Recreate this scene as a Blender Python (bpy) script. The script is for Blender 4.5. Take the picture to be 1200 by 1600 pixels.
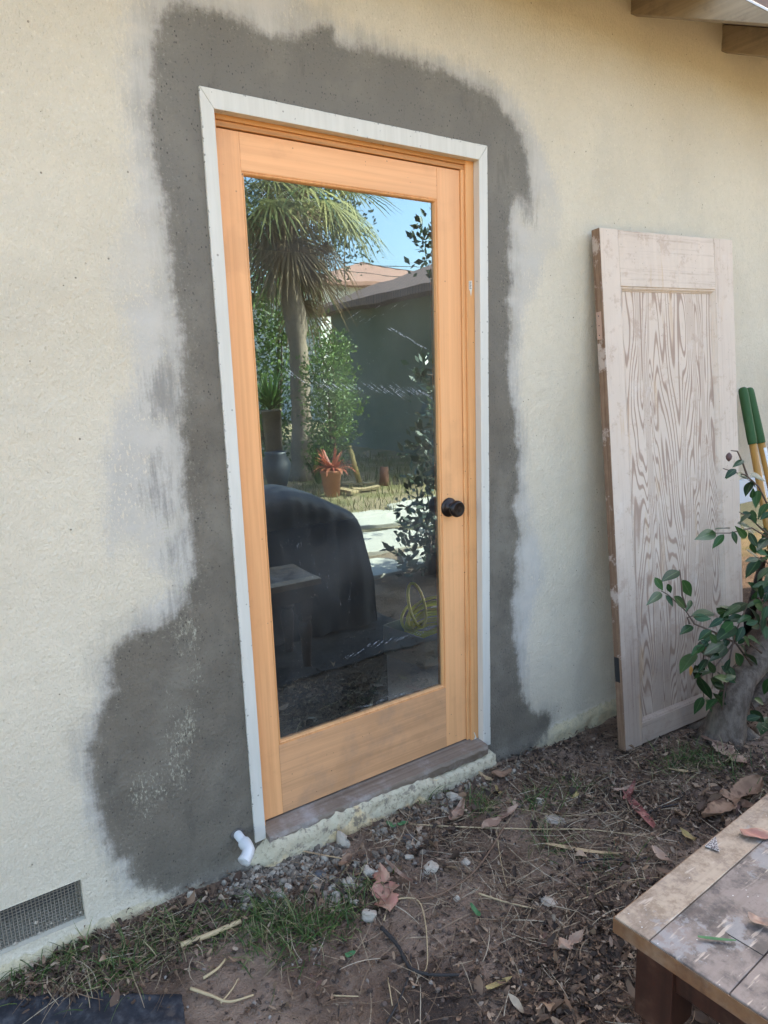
import bpy, bmesh, math, random
import numpy as np
from mathutils import Vector, Matrix, noise as mnoise

scn = bpy.context.scene
for o in list(bpy.data.objects):
    bpy.data.objects.remove(o, do_unlink=True)
rad = math.radians

# ------------------------------------------------------------------ camera
CAM = np.array([-0.72917307, -1.82544284, 1.37053794])
ROT = np.array([[0.82342686, -0.56646676, -0.03291822],
                [-0.13172893, -0.13441059, -0.98213099],
                [0.55192001, 0.81304932, -0.18529735]])   # rows: right, down, forward
FPX = 1100.0                                              # focal length in pixels of a 1200 px wide picture
cd = bpy.data.cameras.new('camera')
cam = bpy.data.objects.new('camera', cd)
scn.collection.objects.link(cam)
scn.camera = cam
r_, d_, f_ = ROT
M = Matrix(((r_[0], -d_[0], -f_[0], CAM[0]), (r_[1], -d_[1], -f_[1], CAM[1]), (r_[2], -d_[2], -f_[2], CAM[2]), (0, 0, 0, 1)))
cam.matrix_world = M
cd.sensor_fit = 'HORIZONTAL'
cd.sensor_width = 36.0
cd.lens = 36.0 * FPX / 1200.0
cd.clip_start = 0.05
cd.clip_end = 2000.0
scn.render.resolution_x = 768
scn.render.resolution_y = 1024

# ------------------------------------------------------------------ daylight
SUN_EL, SUN_AZ = 36.0, 61.0        # azimuth clockwise from +y
world = bpy.data.worlds.new('World')
scn.world = world
world.use_nodes = True
wn = world.node_tree
wn.nodes.clear()
sky = wn.nodes.new('ShaderNodeTexSky')
sky.sky_type = 'NISHITA'
sky.sun_disc = False
sky.sun_elevation = rad(SUN_EL)
sky.sun_rotation = rad(SUN_AZ)
sky.air_density = 1.0
sky.dust_density = 3.1
sky.ozone_density = 0.45
bg = wn.nodes.new('ShaderNodeBackground')
bg.inputs['Strength'].default_value = 0.15
wo = wn.nodes.new('ShaderNodeOutputWorld')
wn.links.new(sky.outputs[0], bg.inputs[0])
wn.links.new(bg.outputs[0], wo.inputs[0])
sd_ = bpy.data.lights.new('sun', 'SUN')
sd_.energy = 5.0
sd_.angle = rad(0.6)
sd_.color = (1.0, 0.88, 0.70)
sun = bpy.data.objects.new('sun', sd_)
scn.collection.objects.link(sun)
sdir = Vector((math.sin(rad(SUN_AZ)) * math.cos(rad(SUN_EL)), math.cos(rad(SUN_AZ)) * math.cos(rad(SUN_EL)), math.sin(rad(SUN_EL))))
sun.rotation_euler = sdir.to_track_quat('Z', 'Y').to_euler()
sun.location = (6, 4, 9)
vs = scn.view_settings
vs.view_transform = 'Standard'
vs.look = 'None'
vs.exposure = 2.65
vs.gamma = 1.0
scn.render.engine = 'CYCLES'
scn.cycles.max_bounces = 10
scn.cycles.transparent_max_bounces = 16
scn.cycles.caustics_reflective = False
scn.cycles.caustics_refractive = False

# ------------------------------------------------------------------ helpers
def ray(px, py):
    v = ROT.T @ np.array([(px - 600) / FPX, (py - 800) / FPX, 1.0])
    return v / np.linalg.norm(v)
def wp(px, py, y=0.0):            # point of a plane parallel to the wall
    d = ray(px, py); return CAM + d * (y - CAM[1]) / d[1]
def gp(px, py, z=-0.075):         # point of the ground
    d = ray(px, py); return CAM + d * (z - CAM[2]) / d[2]

COL = scn.collection
class MB:
    """collects geometry, then links it as ONE mesh object"""
    def __init__(s):
        s.v = []; s.f = []; s.n = 0; s.att = {}; s.sm = []
    def add(s, v, f, smooth=False):
        v = np.asarray(v, float).reshape(-1, 3)
        s.v.append(v)
        for q in f: s.f.append(tuple(i + s.n for i in q))
        s.sm += [smooth] * len(f)
        s.n += len(v)
        return s
    def box(s, a, b, M=None):
        x0, y0, z0 = a; x1, y1, z1 = b
        v = np.array([(x0,y0,z0),(x1,y0,z0),(x1,y1,z0),(x0,y1,z0),(x0,y0,z1),(x1,y0,z1),(x1,y1,z1),(x0,y1,z1)], float)
        if M is not None: v = M(v)
        return s.add(v, [(0,3,2,1),(4,5,6,7),(0,1,5,4),(1,2,6,5),(2,3,7,6),(3,0,4,7)])
    def tube(s, pts, radii, seg=8, cap=True, jit=0.0, rng=None):
        pts = np.asarray(pts, float); n = len(pts)
        if np.isscalar(radii): radii = [radii] * n
        t = np.gradient(pts, axis=0); t /= np.linalg.norm(t, axis=1)[:, None] + 1e-12
        up = np.array([0.13, 0.21, 1.0]) if abs(t[0][2]) < 0.9 else np.array([1.0, 0.1, 0.0])
        V = []
        a = np.cross(t[0], up); a /= np.linalg.norm(a)
        for i in range(n):
            a = a - t[i] * (a @ t[i]); a /= np.linalg.norm(a)
            b = np.cross(t[i], a)
            for k in range(seg):
                th = 2 * math.pi * k / seg
                rr = radii[i] * (1 + (jit * (rng.random() - .5) if rng else 0))
                V.append(pts[i] + (a * math.cos(th) + b * math.sin(th)) * rr)
        F = []
        for i in range(n - 1):
            for k in range(seg):
                k2 = (k + 1) % seg
                F.append((i*seg+k, i*seg+k2, (i+1)*seg+k2, (i+1)*seg+k))
        if cap:
            F.append(tuple(range(seg))[::-1]); F.append(tuple((n-1)*seg + k for k in range(seg)))
        return s.add(V, F, True)
    def lathe(s, prof, seg=24, M=None):
        """prof: (radius, height) pairs round local z"""
        V = []; F = []
        for (r, h) in prof:
            for k in range(seg):
                th = 2 * math.pi * k / seg
                V.append((r * math.cos(th), r * math.sin(th), h))
        for i in range(len(prof) - 1):
            for k in range(seg):
                k2 = (k + 1) % seg
                F.append((i*seg+k, i*seg+k2, (i+1)*seg+k2, (i+1)*seg+k))
        F.append(tuple(range(seg))[::-1]); F.append(tuple((len(prof)-1)*seg + k for k in range(seg)))
        V = np.array(V)
        if M is not None: V = M(V)
        return s.add(V, F, True)
    def attr(s, name, vals):
        s.att.setdefault(name, []).append(np.asarray(vals, float))
    def build(s, name, mat=None, parent=None, local=False, bevel=0.0, solid=0.0, sub=0):
        me = bpy.data.meshes.new(name)
        V = np.concatenate(s.v) if s.v else np.zeros((0, 3))
        me.from_pydata(V.tolist(), [], s.f)
        me.polygons.foreach_set('use_smooth', s.sm)
        for k, vals in s.att.items():
            a = me.attributes.new(k, 'FLOAT', 'POINT')
            a.data.foreach_set('value', np.concatenate(vals).astype(np.float32))
        me.update()
        if mat is not None: me.materials.append(mat)
        o = bpy.data.objects.new(name, me)
        COL.objects.link(o)
        if parent is not None:
            o.parent = parent
            if not local:
                off = Vector((0, 0, 0)); p = parent
                while p is not None:
                    off += p.location; p = p.parent
                o.location = -off
        if sub:
            m = o.modifiers.new('sub', 'SUBSURF'); m.levels = sub; m.render_levels = sub
        if solid:
            m = o.modifiers.new('solid', 'SOLIDIFY'); m.thickness = solid; m.offset = 0
        if bevel:
            m = o.modifiers.new('bevel', 'BEVEL'); m.width = bevel; m.segments = 2; m.limit_method = 'ANGLE'; m.angle_limit = rad(40)
        return o

def tag(o, label=None, cat=None, group=None, kind=None):
    if label: o['label'] = label
    if cat: o['category'] = cat
    if group: o['group'] = group
    if kind: o['kind'] = kind
    return o
def thing(name, loc, label, cat, group=None):
    o = bpy.data.objects.new(name, None)
    COL.objects.link(o)
    o.location = Vector(loc)
    o.empty_display_size = 0.1
    return tag(o, label, cat, group)
def rotM(ax, ang, c=(0, 0, 0), t=(0, 0, 0)):
    m = np.array(Matrix.Rotation(ang, 3, ax)); c = np.array(c, float); t = np.array(t, float)
    return lambda v: (np.asarray(v) - c) @ m.T + c + t
def frameM(o, ax, ay, az):
    o = np.asarray(o, float); A = np.array([ax, ay, az], float)
    return lambda v: np.asarray(v) @ A + o

# ------------------------------------------------------------------ material helpers
class NT:
    def __init__(s, name):
        s.m = bpy.data.materials.new(name); s.m.use_nodes = True
        s.t = s.m.node_tree; s.t.nodes.clear()
        s.out = s.t.nodes.new('ShaderNodeOutputMaterial')
        s.p = s.t.nodes.new('ShaderNodeBsdfPrincipled')
        s.t.links.new(s.p.outputs[0], s.out.inputs[0])
        s.tc = s.t.nodes.new('ShaderNodeTexCoord')
    def n(s, ty, **kw):
        nd = s.t.nodes.new(ty)
        for k, v in kw.items(): setattr(nd, k, v)
        return nd
    def L(s, a, b): s.t.links.new(a, b)
    def val(s, sock, v):
        if isinstance(v, bpy.types.NodeSocket): s.L(v, sock)
        else: sock.default_value = v
    def mapv(s, scale=(1,1,1), rot=(0,0,0), src='Object', loc=(0,0,0)):
        m = s.n('ShaderNodeMapping'); m.inputs['Scale'].default_value = scale; m.inputs['Rotation'].default_value = rot
        m.inputs['Location'].default_value = loc
        s.L(s.tc.outputs[src], m.inputs[0]); return m.outputs[0]
    def noise(s, vec, scale=5, detail=4, rough=.55, dist=0.0, out=0):
        q = s.n('ShaderNodeTexNoise'); s.L(vec, q.inputs['Vector'])
        q.inputs['Scale'].default_value = scale; q.inputs['Detail'].default_value = detail
        q.inputs['Roughness'].default_value = rough; q.inputs['Distortion'].default_value = dist
        return q.outputs[out]
    def vor(s, vec, scale=5, out='Distance', feature='F1', rand=1.0):
        q = s.n('ShaderNodeTexVoronoi', feature=feature); s.L(vec, q.inputs['Vector'])
        q.inputs['Scale'].default_value = scale
        q.inputs['Randomness'].default_value = rand
        return q.outputs[out]
    def math(s, op, a, b=0.0, c=0.0, clamp=False):
        q = s.n('ShaderNodeMath', operation=op); q.use_clamp = clamp
        s.val(q.inputs[0], a); s.val(q.inputs[1], b)
        if len(q.inputs) > 2: s.val(q.inputs[2], c)
        return q.outputs[0]
    def ramp(s, f, stops, interp='LINEAR'):
        q = s.n('ShaderNodeValToRGB'); q.color_ramp.interpolation = interp
        e = q.color_ramp.elements
        while len(e) < len(stops): e.new(0.5)
        for i, (p, c) in enumerate(stops):
            e[i].position = p
            if not hasattr(c, '__len__'): c = (c, c, c)
            e[i].color = (*c, 1)
        s.L(f, q.inputs[0]); return q.outputs[0]
    def step(s, f, a, b):
        q = s.n('ShaderNodeMapRange', interpolation_type='SMOOTHSTEP')
        s.val(q.inputs[0], f); q.inputs[1].default_value = a; q.inputs[2].default_value = b
        return q.outputs[0]
    def mix(s, f, a, b, bt='MIX'):
        q = s.n('ShaderNodeMix', data_type='RGBA', blend_type=bt)
        s.val(q.inputs[0], f)
        for sk, v in ((q.inputs[6], a), (q.inputs[7], b)):
            if isinstance(v, bpy.types.NodeSocket): s.L(v, sk)
            else: sk.default_value = (*v, 1) if hasattr(v, '__len__') else (v, v, v, 1)
        return q.outputs[2]
    def at(s, name):
        q = s.n('ShaderNodeAttribute', attribute_name=name); return q.outputs['Fac']
    def bump(s, h, strength=.3, dist=.01, prev=None):
        q = s.n('ShaderNodeBump'); s.L(h, q.inputs['Height'])
        q.inputs['Strength'].default_value = strength; q.inputs['Distance'].default_value = dist
        if prev is not None: s.L(prev, q.inputs['Normal'])
        return q.outputs[0]
    def fin(s, col=None, rough=.7, nrm=None, spec=None, metal=None, trans=None):
        if col is not None:
            if isinstance(col, bpy.types.NodeSocket): s.L(col, s.p.inputs['Base Color'])
            else: s.p.inputs['Base Color'].default_value = (*col, 1)
        s.val(s.p.inputs['Roughness'], rough)
        if nrm is not None: s.L(nrm, s.p.inputs['Normal'])
        if spec is not None: s.p.inputs['Specular IOR Level'].default_value = spec
        if metal is not None: s.p.inputs['Metallic'].default_value = metal
        return s.m

def simple(name, c, rough=.7, var=.25, scale=30, bump=.15, spec=.5, metal=0.0):
    q = NT(name); v = q.mapv()
    n1 = q.noise(v, scale, 5); n2 = q.noise(v, scale * .13, 3)
    a = tuple(min(1, x * (1 + var)) for x in c); b = tuple(x * (1 - var) for x in c)
    col = q.mix(q.math('ADD', q.math('MULTIPLY', n1, .5), q.math('MULTIPLY', n2, .5)), b, a)
    return q.fin(col, rough, q.bump(n1, bump, .004), spec, metal)

def wood(name, c1, c2, axis='z', fine=120, low=.9, rough=.5, stain=None, stain_amt=0.0, bumps=.12, spec=.4, specks=0.0):
    """straight fine grain running along one axis"""
    q = NT(name)
    sc = {'z': (1, 1, .025), 'x': (.025, 1, 1), 'y': (1, .025, 1)}[axis]
    v = q.mapv(sc); v0 = q.mapv()
    g = q.noise(v, fine, 5, .6, .3); g2 = q.noise(v, fine * .22, 3, .5, .6)
    m = q.math('ADD', q.math('MULTIPLY', g, .55), q.math('MULTIPLY', g2, .45))
    col = q.mix(q.step(m, .36, .64), c1, c2)
    l = q.noise(q.mapv(tuple(.12 if x < .1 else 1 for x in sc)), 9, 4)
    sm_ = q.noise(v0, 5, 5, .65)
    col = q.mix(q.math('MULTIPLY', q.step(sm_, .50, .68), .32), col, tuple(x * .70 for x in c2))
    bd_ = q.noise(q.mapv(tuple(.01 if x < .1 else 1 for x in sc)), 34, 2)
    col = q.mix(q.math('MULTIPLY', q.step(bd_, .50, .62), .30), col, tuple(min(1, x * 1.14) for x in c1))
    col = q.mix(q.math('MULTIPLY', q.step(l, .35, .7), low * .42), col, tuple(x * .72 for x in c1))
    if stain:
        st = q.noise(v0, 9, 6, .7)
        col = q.mix(q.math('MULTIPLY', q.step(st, .45, .75), stain_amt), col, stain)
    if specks:
        sp = q.vor(v0, 55, 'Distance'); cl = q.noise(v0, 23, 2)
        mk = q.math('MULTIPLY', q.math('LESS_THAN', sp, .13), q.math('GREATER_THAN', cl, .62))
        col = q.mix(q.math('MULTIPLY', mk, specks), col, (.08, .05, .03))
    return q.fin(col, rough, q.bump(m, bumps, .002), spec)
# ================================================================== THE HOUSE
def poly_sd(P, poly):
    """signed distance (positive inside) of points to a closed polygon"""
    P = np.asarray(P, float); poly = np.asarray(poly, float)
    d = np.full(len(P), 1e9); ins = np.zeros(len(P), bool)
    for i in range(len(poly)):
        a = poly[i]; b = poly[(i + 1) % len(poly)]; e = b - a; w = P - a
        t = np.clip((w @ e) / (e @ e + 1e-12), 0, 1)
        d = np.minimum(d, np.linalg.norm(w - t[:, None] * e, axis=1))
        c1 = (a[1] > P[:, 1]) != (b[1] > P[:, 1])
        xx = a[0] + (P[:, 1] - a[1]) * e[0] / (e[1] if abs(e[1]) > 1e-9 else 1e-9)
        ins ^= c1 & (P[:, 0] < xx)
    return np.where(ins, d, -d)
def wpoly(px):
    return np.array([wp(x, y)[[0, 2]] for x, y in px])

DARK = [[(238,120),(240,60),(247,25),(262,3),(290,4),(330,18),(370,30),(410,45),(450,56),(478,52),(490,38),(510,32),(526,46),(530,64),(560,74),(600,80),(640,92),(680,107),(720,124),(750,135),(775,152),(795,180),(812,210),(822,240),(829,275),(830,312),(821,318),(812,300),(804,305),(799,332),(797,370),(796,420),(800,442),(794,470),(796,510),(793,550),(796,590),(800,620),(806,640),(808,670),(812,700),(810,740),(808,768),(803,790),(809,812),(812,835),(808,870),(804,905),(800,950),(806,1000),(812,1050),(816,1090),(835,1110),(862,1118),(858,1137),(838,1157),(815,1177),(785,1202),(765,1220),(730,1200),(600,1150),(500,1200),(445,1322),(470,1318),(440,1345),(400,1352),(375,1366),(330,1383),(285,1393),(245,1394),(214,1385),(197,1362),(205,1344),(180,1342),(165,1310),(160,1280),(150,1250),(140,1215),(137,1180),(144,1150),(150,1122),(165,1098),(180,1080),(168,1072),(172,1045),(172,1018),(186,1000),(215,984),(250,980),(278,955),(293,940),(290,925),(303,905),(297,860),(293,830),(300,808),(288,790),(284,760),(288,740),(287,700),(284,650),(283,600),(282,560),(280,520),(275,480),(270,440),(265,400),(260,360),(256,330),(250,300),(243,260),(238,220),(234,180)]]
MID = [[(226,590),(240,578),(262,570),(280,590),(285,640),(262,655),(240,645),(228,620)],
       [(228,765),(245,742),(262,756),(268,790),(264,818),(252,812),(240,790)],
       [(262,845),(285,835),(293,870),(285,892),(262,875)],
       [(243,706),(250,712),(262,735),(284,752),(296,775),(292,790),(272,762),(246,728)],
       [(275,930),(290,905),(298,930),(280,965),(262,962)],
       [(800,300),(812,290),(830,320),(836,350),(825,345),(812,320)]]
LIGHT = [[(196,-60),(440,-40),(480,18),(560,50),(640,82),(700,92),(760,116),(800,146),(826,180),(848,228),(868,280),(879,330),(872,380),(852,402),(842,440),(822,480),(814,540),(812,600),(818,680),(822,760),(834,800),(844,850),(848,900),(836,945),(826,1000),(822,1060),(700,1100),(400,1000),(300,1000),(262,900),(240,890),(220,868),(195,852),(172,882),(164,840),(166,780),(160,720),(166,680),(176,640),(204,610),(206,560),(192,500),(174,462),(168,430),(172,400),(184,376),(197,355),(206,300),(198,240),(194,150)],
         [(205,980),(240,935),(290,910),(310,980),(250,1010),(200,1010)],
         [(152,1085),(156,1045),(172,1030),(190,1010),(200,1100),(180,1180),(170,1250),(190,1300),(235,1330),(240,1380),(200,1388),(176,1352),(150,1310),(136,1280),(126,1210),(130,1160),(140,1120)]]
SCR = [[(195,1215),(215,1195),(250,1190),(265,1215),(262,1262),(240,1275),(225,1300),(205,1275)],
       [(250,1150),(278,1120),(300,1090),(312,1130),(302,1190),(290,1240),(262,1235),(250,1195)],
       [(285,1010),(300,1000),(318,1040),(312,1090),(292,1075)],
       [(262,985),(300,940),(316,990),(310,1035),(275,1030)],
       [(255,1060),(262,1055),(275,1110),(262,1130)],
       [(205,1306),(262,1298),(310,1298),(312,1302),(262,1305),(208,1311)],
       [(235,820),(262,800),(290,830),(300,900),(290,960),(270,940),(262,880)]]
def sd_union(P, polys):
    r = np.full(len(P), -1e9)
    for p in polys: r = np.maximum(r, poly_sd(P, wpoly(p)))
    return np.clip(r, -.5, .5)

# ---- stucco material
q = NT('stucco')
v = q.mapv(); vz = q.mapv((1, 1, .28))
aD, aM, aL, aS, aB = q.at('dark'), q.at('mid'), q.at('light'), q.at('scraped'), q.at('base')
nl = q.noise(v, 9, 4); nf = q.noise(v, 150, 3, .6); ns = q.noise(q.mapv((1, 1, .55)), 150, 3, .65); nm = q.noise(v, 34, 4, .6); nbig = q.noise(v, 1.8, 3)
cc = lambda x, k: q.math('MULTIPLY', q.math('SUBTRACT', x, .5), k)
def edge(sd, k1, k2, k3, w0, w1, f=nf):
    s_ = q.math('ADD', sd, cc(nl, k1)); s_ = q.math('ADD', s_, cc(f, k2)); s_ = q.math('ADD', s_, cc(nm, k3))
    return q.step(s_, w0, w1)
cream = q.mix(q.step(nbig, .35, .65), (.585, .508, .385), (.638, .557, .426))
cream = q.mix(q.math('MULTIPLY', q.step(nm, .35, .7), .22), cream, (.50, .44, .33))
cream = q.mix(q.math('MULTIPLY', q.step(q.noise(v, 2.7, 6, .62), .48, .72), .34), cream, (.47, .425, .345))
cream = q.mix(q.math('MULTIPLY', q.step(q.noise(q.mapv((1, 1, .6)), 170, 3, .7), .41, .30), .42), cream, (.34, .285, .20))
cream = q.mix(q.math('MULTIPLY', q.step(q.noise(v, 95, 4, .7), .56, .70), .5), cream, (.72, .645, .51))
pits = q.vor(v, 42); pc = q.noise(v, 17, 3)
pm = q.math('MULTIPLY', q.math('LESS_THAN', pits, .11), q.step(pc, .56, .62))
cream = q.mix(q.math('MULTIPLY', pm, .75), cream, (.11, .085, .06))
basec = q.mix(q.step(nm, .4, .7), (.56, .465, .29), (.43, .37, .25))
basec = q.mix(q.math('MULTIPLY', q.step(nf, .55, .7), .6), basec, (.30, .26, .19))
cream = q.mix(q.step(q.math('ADD', aB, cc(nm, .05)), -.004, .008), cream, basec)
grey = q.mix(q.step(nl, .3, .7), (.500, .455, .388), (.440, .400, .340))
brs = q.noise(q.mapv((1, 1, .10)), 75, 4, .7)
lm = q.step(q.math('ADD', q.math('ADD', q.math('ADD', aL, cc(nl, .06)), cc(ns, .12)), cc(brs, .055)), -.030, .034)
lm = q.math('MULTIPLY', lm, q.math('SUBTRACT', 1.0, q.math('MULTIPLY', q.step(q.noise(v, 4.5, 3), .50, .66), .45)))
# raised grains keep the cream paint inside the grey skim coat
lm = q.math('MULTIPLY', lm, q.math('SUBTRACT', 1.0, q.math('MULTIPLY', q.step(ns, .56, .62), q.step(nl, .42, .62))))
c1 = q.mix(lm, cream, grey)
cem = q.mix(q.step(nl, .35, .68), (.158, .134, .102), (.128, .110, .085))
xyz = q.n('ShaderNodeSeparateXYZ'); q.L(v, xyz.inputs[0])
dry = q.step(q.math('ADD', xyz.outputs[2], cc(nbig, .9)), 1.1, 2.0)     # the older top coat has dried paler
cem = q.mix(dry, cem, (.165, .148, .122))
cem = q.mix(q.math('MULTIPLY', q.step(q.noise(v, 3.6, 6, .65), .46, .66), .50), cem, (.225, .200, .158))
cem = q.mix(q.math('MULTIPLY', q.step(q.noise(q.mapv((1, 1, .3)), 14, 5, .7), .55, .68), .35), cem, (.085, .076, .062))
cp = q.vor(q.mapv((1, 1, .6)), 105); ck = q.noise(v, 21, 3)
cem = q.mix(q.math('MULTIPLY', q.math('MULTIPLY', q.step(cp, .22, .12), q.step(ck, .50, .58)), .75), cem, (.028, .024, .020))
mm = q.step(q.math('ADD', q.math('ADD', q.math('ADD', aM, cc(nl, .10)), cc(brs, .14)), cc(nf, .05)), -.028, .045)
c1 = q.mix(q.math('MULTIPLY', mm, .72), c1, (.185, .17, .148))
fe = q.step(q.math('ADD', q.math('ADD', aD, cc(brs, .09)), cc(nl, .15)), -.070, .004)
c1 = q.mix(q.math('MULTIPLY', fe, .42), c1, (.27, .25, .215))
dm = q.step(q.math('ADD', q.math('ADD', q.math('ADD', aD, cc(nl, .055)), cc(nf, .030)), q.math('ADD', cc(nm, .045), cc(brs, .030))), -.016, .020)
cem = q.mix(q.math('MULTIPLY', q.math('MULTIPLY', q.step(nf, .58, .68), q.step(aD, .09, -.01)), .55), cem, (.34, .31, .24))
cem = q.mix(q.math('MULTIPLY', q.step(nf, .40, .30), .45), cem, (.030, .028, .024))
c2 = q.mix(dm, c1, cem)
fs = q.noise(q.mapv((1, 1, .45)), 165, 5, .78)
aSc = q.n('ShaderNodeClamp'); q.L(q.math('MULTIPLY', aS, 3.5), aSc.inputs[0]); aSc.inputs[1].default_value = -.3; aSc.inputs[2].default_value = .075
sm = q.step(q.math('ADD', q.math('ADD', fs, aSc.outputs[0]), cc(nl, .30)), .585, .67)
c3 = q.mix(q.math('MULTIPLY', sm, q.math('ADD', .25, q.math('MULTIPLY', q.step(nm, .38, .62), .55))), c2, (.42, .39, .29))
grain = q.noise(q.mapv((1, 1, .62)), 135, 4, .7)
hgt = q.math('ADD', q.math('MULTIPLY', grain, 1.5), q.math('MULTIPLY', nm, .7))
hgt = q.math('ADD', hgt, q.math('MULTIPLY', q.noise(q.mapv((1, 1, .5)), 200, 2), .35))
hgt = q.math('ADD', hgt, q.math('MULTIPLY', dm, .25))
bstr = q.math('SUBTRACT', .62, q.math('MULTIPLY', lm, .30))
nb = q.bump(hgt, .5, .0075)
nb.node.inputs['Strength'].default_value = .5
q.L(bstr, nb.node.inputs['Strength'])
M_STUCCO = q.fin(c3, .88, nb, .25)

# ---- wall sheet with a door hole and a vent hole
DX0, DX1, DZ0, DZ1 = -0.002, 0.954, 0.003, 2.094        # rough opening (behind the casing)
VX0, VX1, VZ0, VZ1 = -0.93, -0.492, -0.012, 0.106        # foundation vent
def axis(lo, hi, step, far_lo, far_hi, ins):
    a = list(np.arange(lo, hi, step)) + [hi]
    g = lo; s_ = step
    while g > far_lo: s_ *= 1.5; g -= s_; a.append(max(g, far_lo))
    g = hi; s_ = step
    while g < far_hi: s_ *= 1.5; g += s_; a.append(min(g, far_hi))
    a = [x for x in a if all(abs(x - i) > step * .45 for i in ins)] + list(ins)
    return np.array(sorted(set(np.round(a, 5))))
xs = axis(-1.3, 3.3, .0125, -6, 8, [DX0, DX1, VX0, VX1])
zs = axis(-.16, 2.74, .0125, -.3, 2.76, [DZ0, DZ1, VZ0, VZ1])
X, Z = np.meshgrid(xs, zs, indexing='ij')
P2 = np.c_[X.ravel(), Z.ravel()]
def fbm(P, s, o=3, seed=0.0):
    return np.array([mnoise.fractal(Vector((p[0] * s + seed, p[1] * s + 3.1, seed)), 1.0, 2.0, o) for p in P])
near = (np.abs(P2[:, 0] - 1) < 2.4)
yy = np.zeros(len(P2))
yy[near] = .0045 * fbm(P2[near], 2.2) + .0016 * fbm(P2[near], 26, 2, 7.)
# the smooth trowelled apron flares out a little at the foot of the wall
edge_d = np.minimum.reduce([np.maximum(DX0 - P2[:, 0], P2[:, 0] - DX1), np.full(len(P2), 9.)])
ddoor = np.maximum(np.maximum(DX0 - P2[:, 0], P2[:, 0] - DX1), np.maximum(DZ0 - P2[:, 1], P2[:, 1] - DZ1))
yy *= np.clip(ddoor / .06, 0, 1)
base_line = -.035 + .014 * np.array([mnoise.noise(Vector((x * 5, 1.3, 0))) for x in P2[:, 0]])
foot = np.clip((base_line - P2[:, 1]) / .03, 0, 1)
yy -= foot * .014 * (1 + .5 * np.array([mnoise.noise(Vector((x * 22, z * 22, 0))) for x, z in P2]))
nz, nx = len(zs), len(xs)
faces = []
for i in range(nx - 1):
    xm = (xs[i] + xs[i + 1]) / 2
    for j in range(nz - 1):
        zm = (zs[j] + zs[j + 1]) / 2
        if DX0 < xm < DX1 and DZ0 < zm < DZ1: continue
        if VX0 < xm < VX1 and VZ0 < zm < VZ1: continue
        faces.append((i*nz+j, (i+1)*nz+j, (i+1)*nz+j+1, i*nz+j+1))
house = thing('stucco_house', (0.5, 0, -.07), 'cream stucco house with fresh grey cement patch around a new wooden glass door', 'house')
mb = MB(); mb.add(np.c_[P2[:, 0], yy, P2[:, 1]], faces, True)
mb.attr('dark', np.where(P2[:, 0] > 3, -.5, sd_union(P2, DARK)))
mb.attr('mid', sd_union(P2, MID)); mb.attr('light', sd_union(P2, LIGHT)); mb.attr('scraped', sd_union(P2, SCR))
mb.attr('base', base_line - P2[:, 1])
wall_o = mb.build('wall', M_STUCCO, house)
tag(wall_o, 'cream stucco wall with dark wet cement and pale grey skim patches')

# other outside walls, interior shell
M_PAINT = simple('plain_stucco', (.50, .45, .34), .9, .08, 60, .3)
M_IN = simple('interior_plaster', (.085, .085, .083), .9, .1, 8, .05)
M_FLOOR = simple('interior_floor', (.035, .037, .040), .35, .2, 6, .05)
mb = MB()
mb.box((-6.0, .01, -.3), (-5.85, 6, 2.76)); mb.box((7.85, .01, -.3), (8.0, .35, 2.76)); mb.box((7.85, 5.2, -.3), (8.0, 6, 2.76)); mb.box((7.85, .35, -.3), (8.0, 5.2, .25)); mb.box((7.85, .35, 2.6), (8.0, 5.2, 2.76)); mb.box((-5.85, 5.85, -.3), (-1.6, 6, 2.76)); mb.box((1.0, 5.85, -.3), (7.85, 6, 2.76)); mb.box((-1.6, 5.85, -.3), (1.0, 6, .3)); mb.box((-1.6, 5.85, 2.6), (1.0, 6, 2.76))  # gaps on the right and at the back are added to admit daylight
mb.build('side_wall', M_PAINT, house)
mb = MB()
def wall_hole(mb, y0, y1, x0, x1, z0, z1, hx0, hx1, hz0, hz1):
    mb.box((x0, y0, z0), (hx0, y1, z1)); mb.box((hx1, y0, z0), (x1, y1, z1))
    mb.box((hx0, y0, hz1), (hx1, y1, z1)); mb.box((hx0, y0, z0), (hx1, y1, hz0))
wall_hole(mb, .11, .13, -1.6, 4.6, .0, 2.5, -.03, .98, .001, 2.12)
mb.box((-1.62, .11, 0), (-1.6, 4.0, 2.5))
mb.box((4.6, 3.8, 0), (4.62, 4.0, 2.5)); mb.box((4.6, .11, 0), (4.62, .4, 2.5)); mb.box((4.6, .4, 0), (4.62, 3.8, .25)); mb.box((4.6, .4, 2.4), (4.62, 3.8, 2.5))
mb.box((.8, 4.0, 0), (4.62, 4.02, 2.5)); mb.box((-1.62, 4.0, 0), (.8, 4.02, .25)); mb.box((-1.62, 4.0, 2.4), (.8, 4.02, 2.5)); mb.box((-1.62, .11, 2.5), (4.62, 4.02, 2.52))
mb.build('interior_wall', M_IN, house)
MB().box((-1.6, .131, .0), (4.6, 4.0, .028)).build('interior_floor', M_FLOOR, house)
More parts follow.
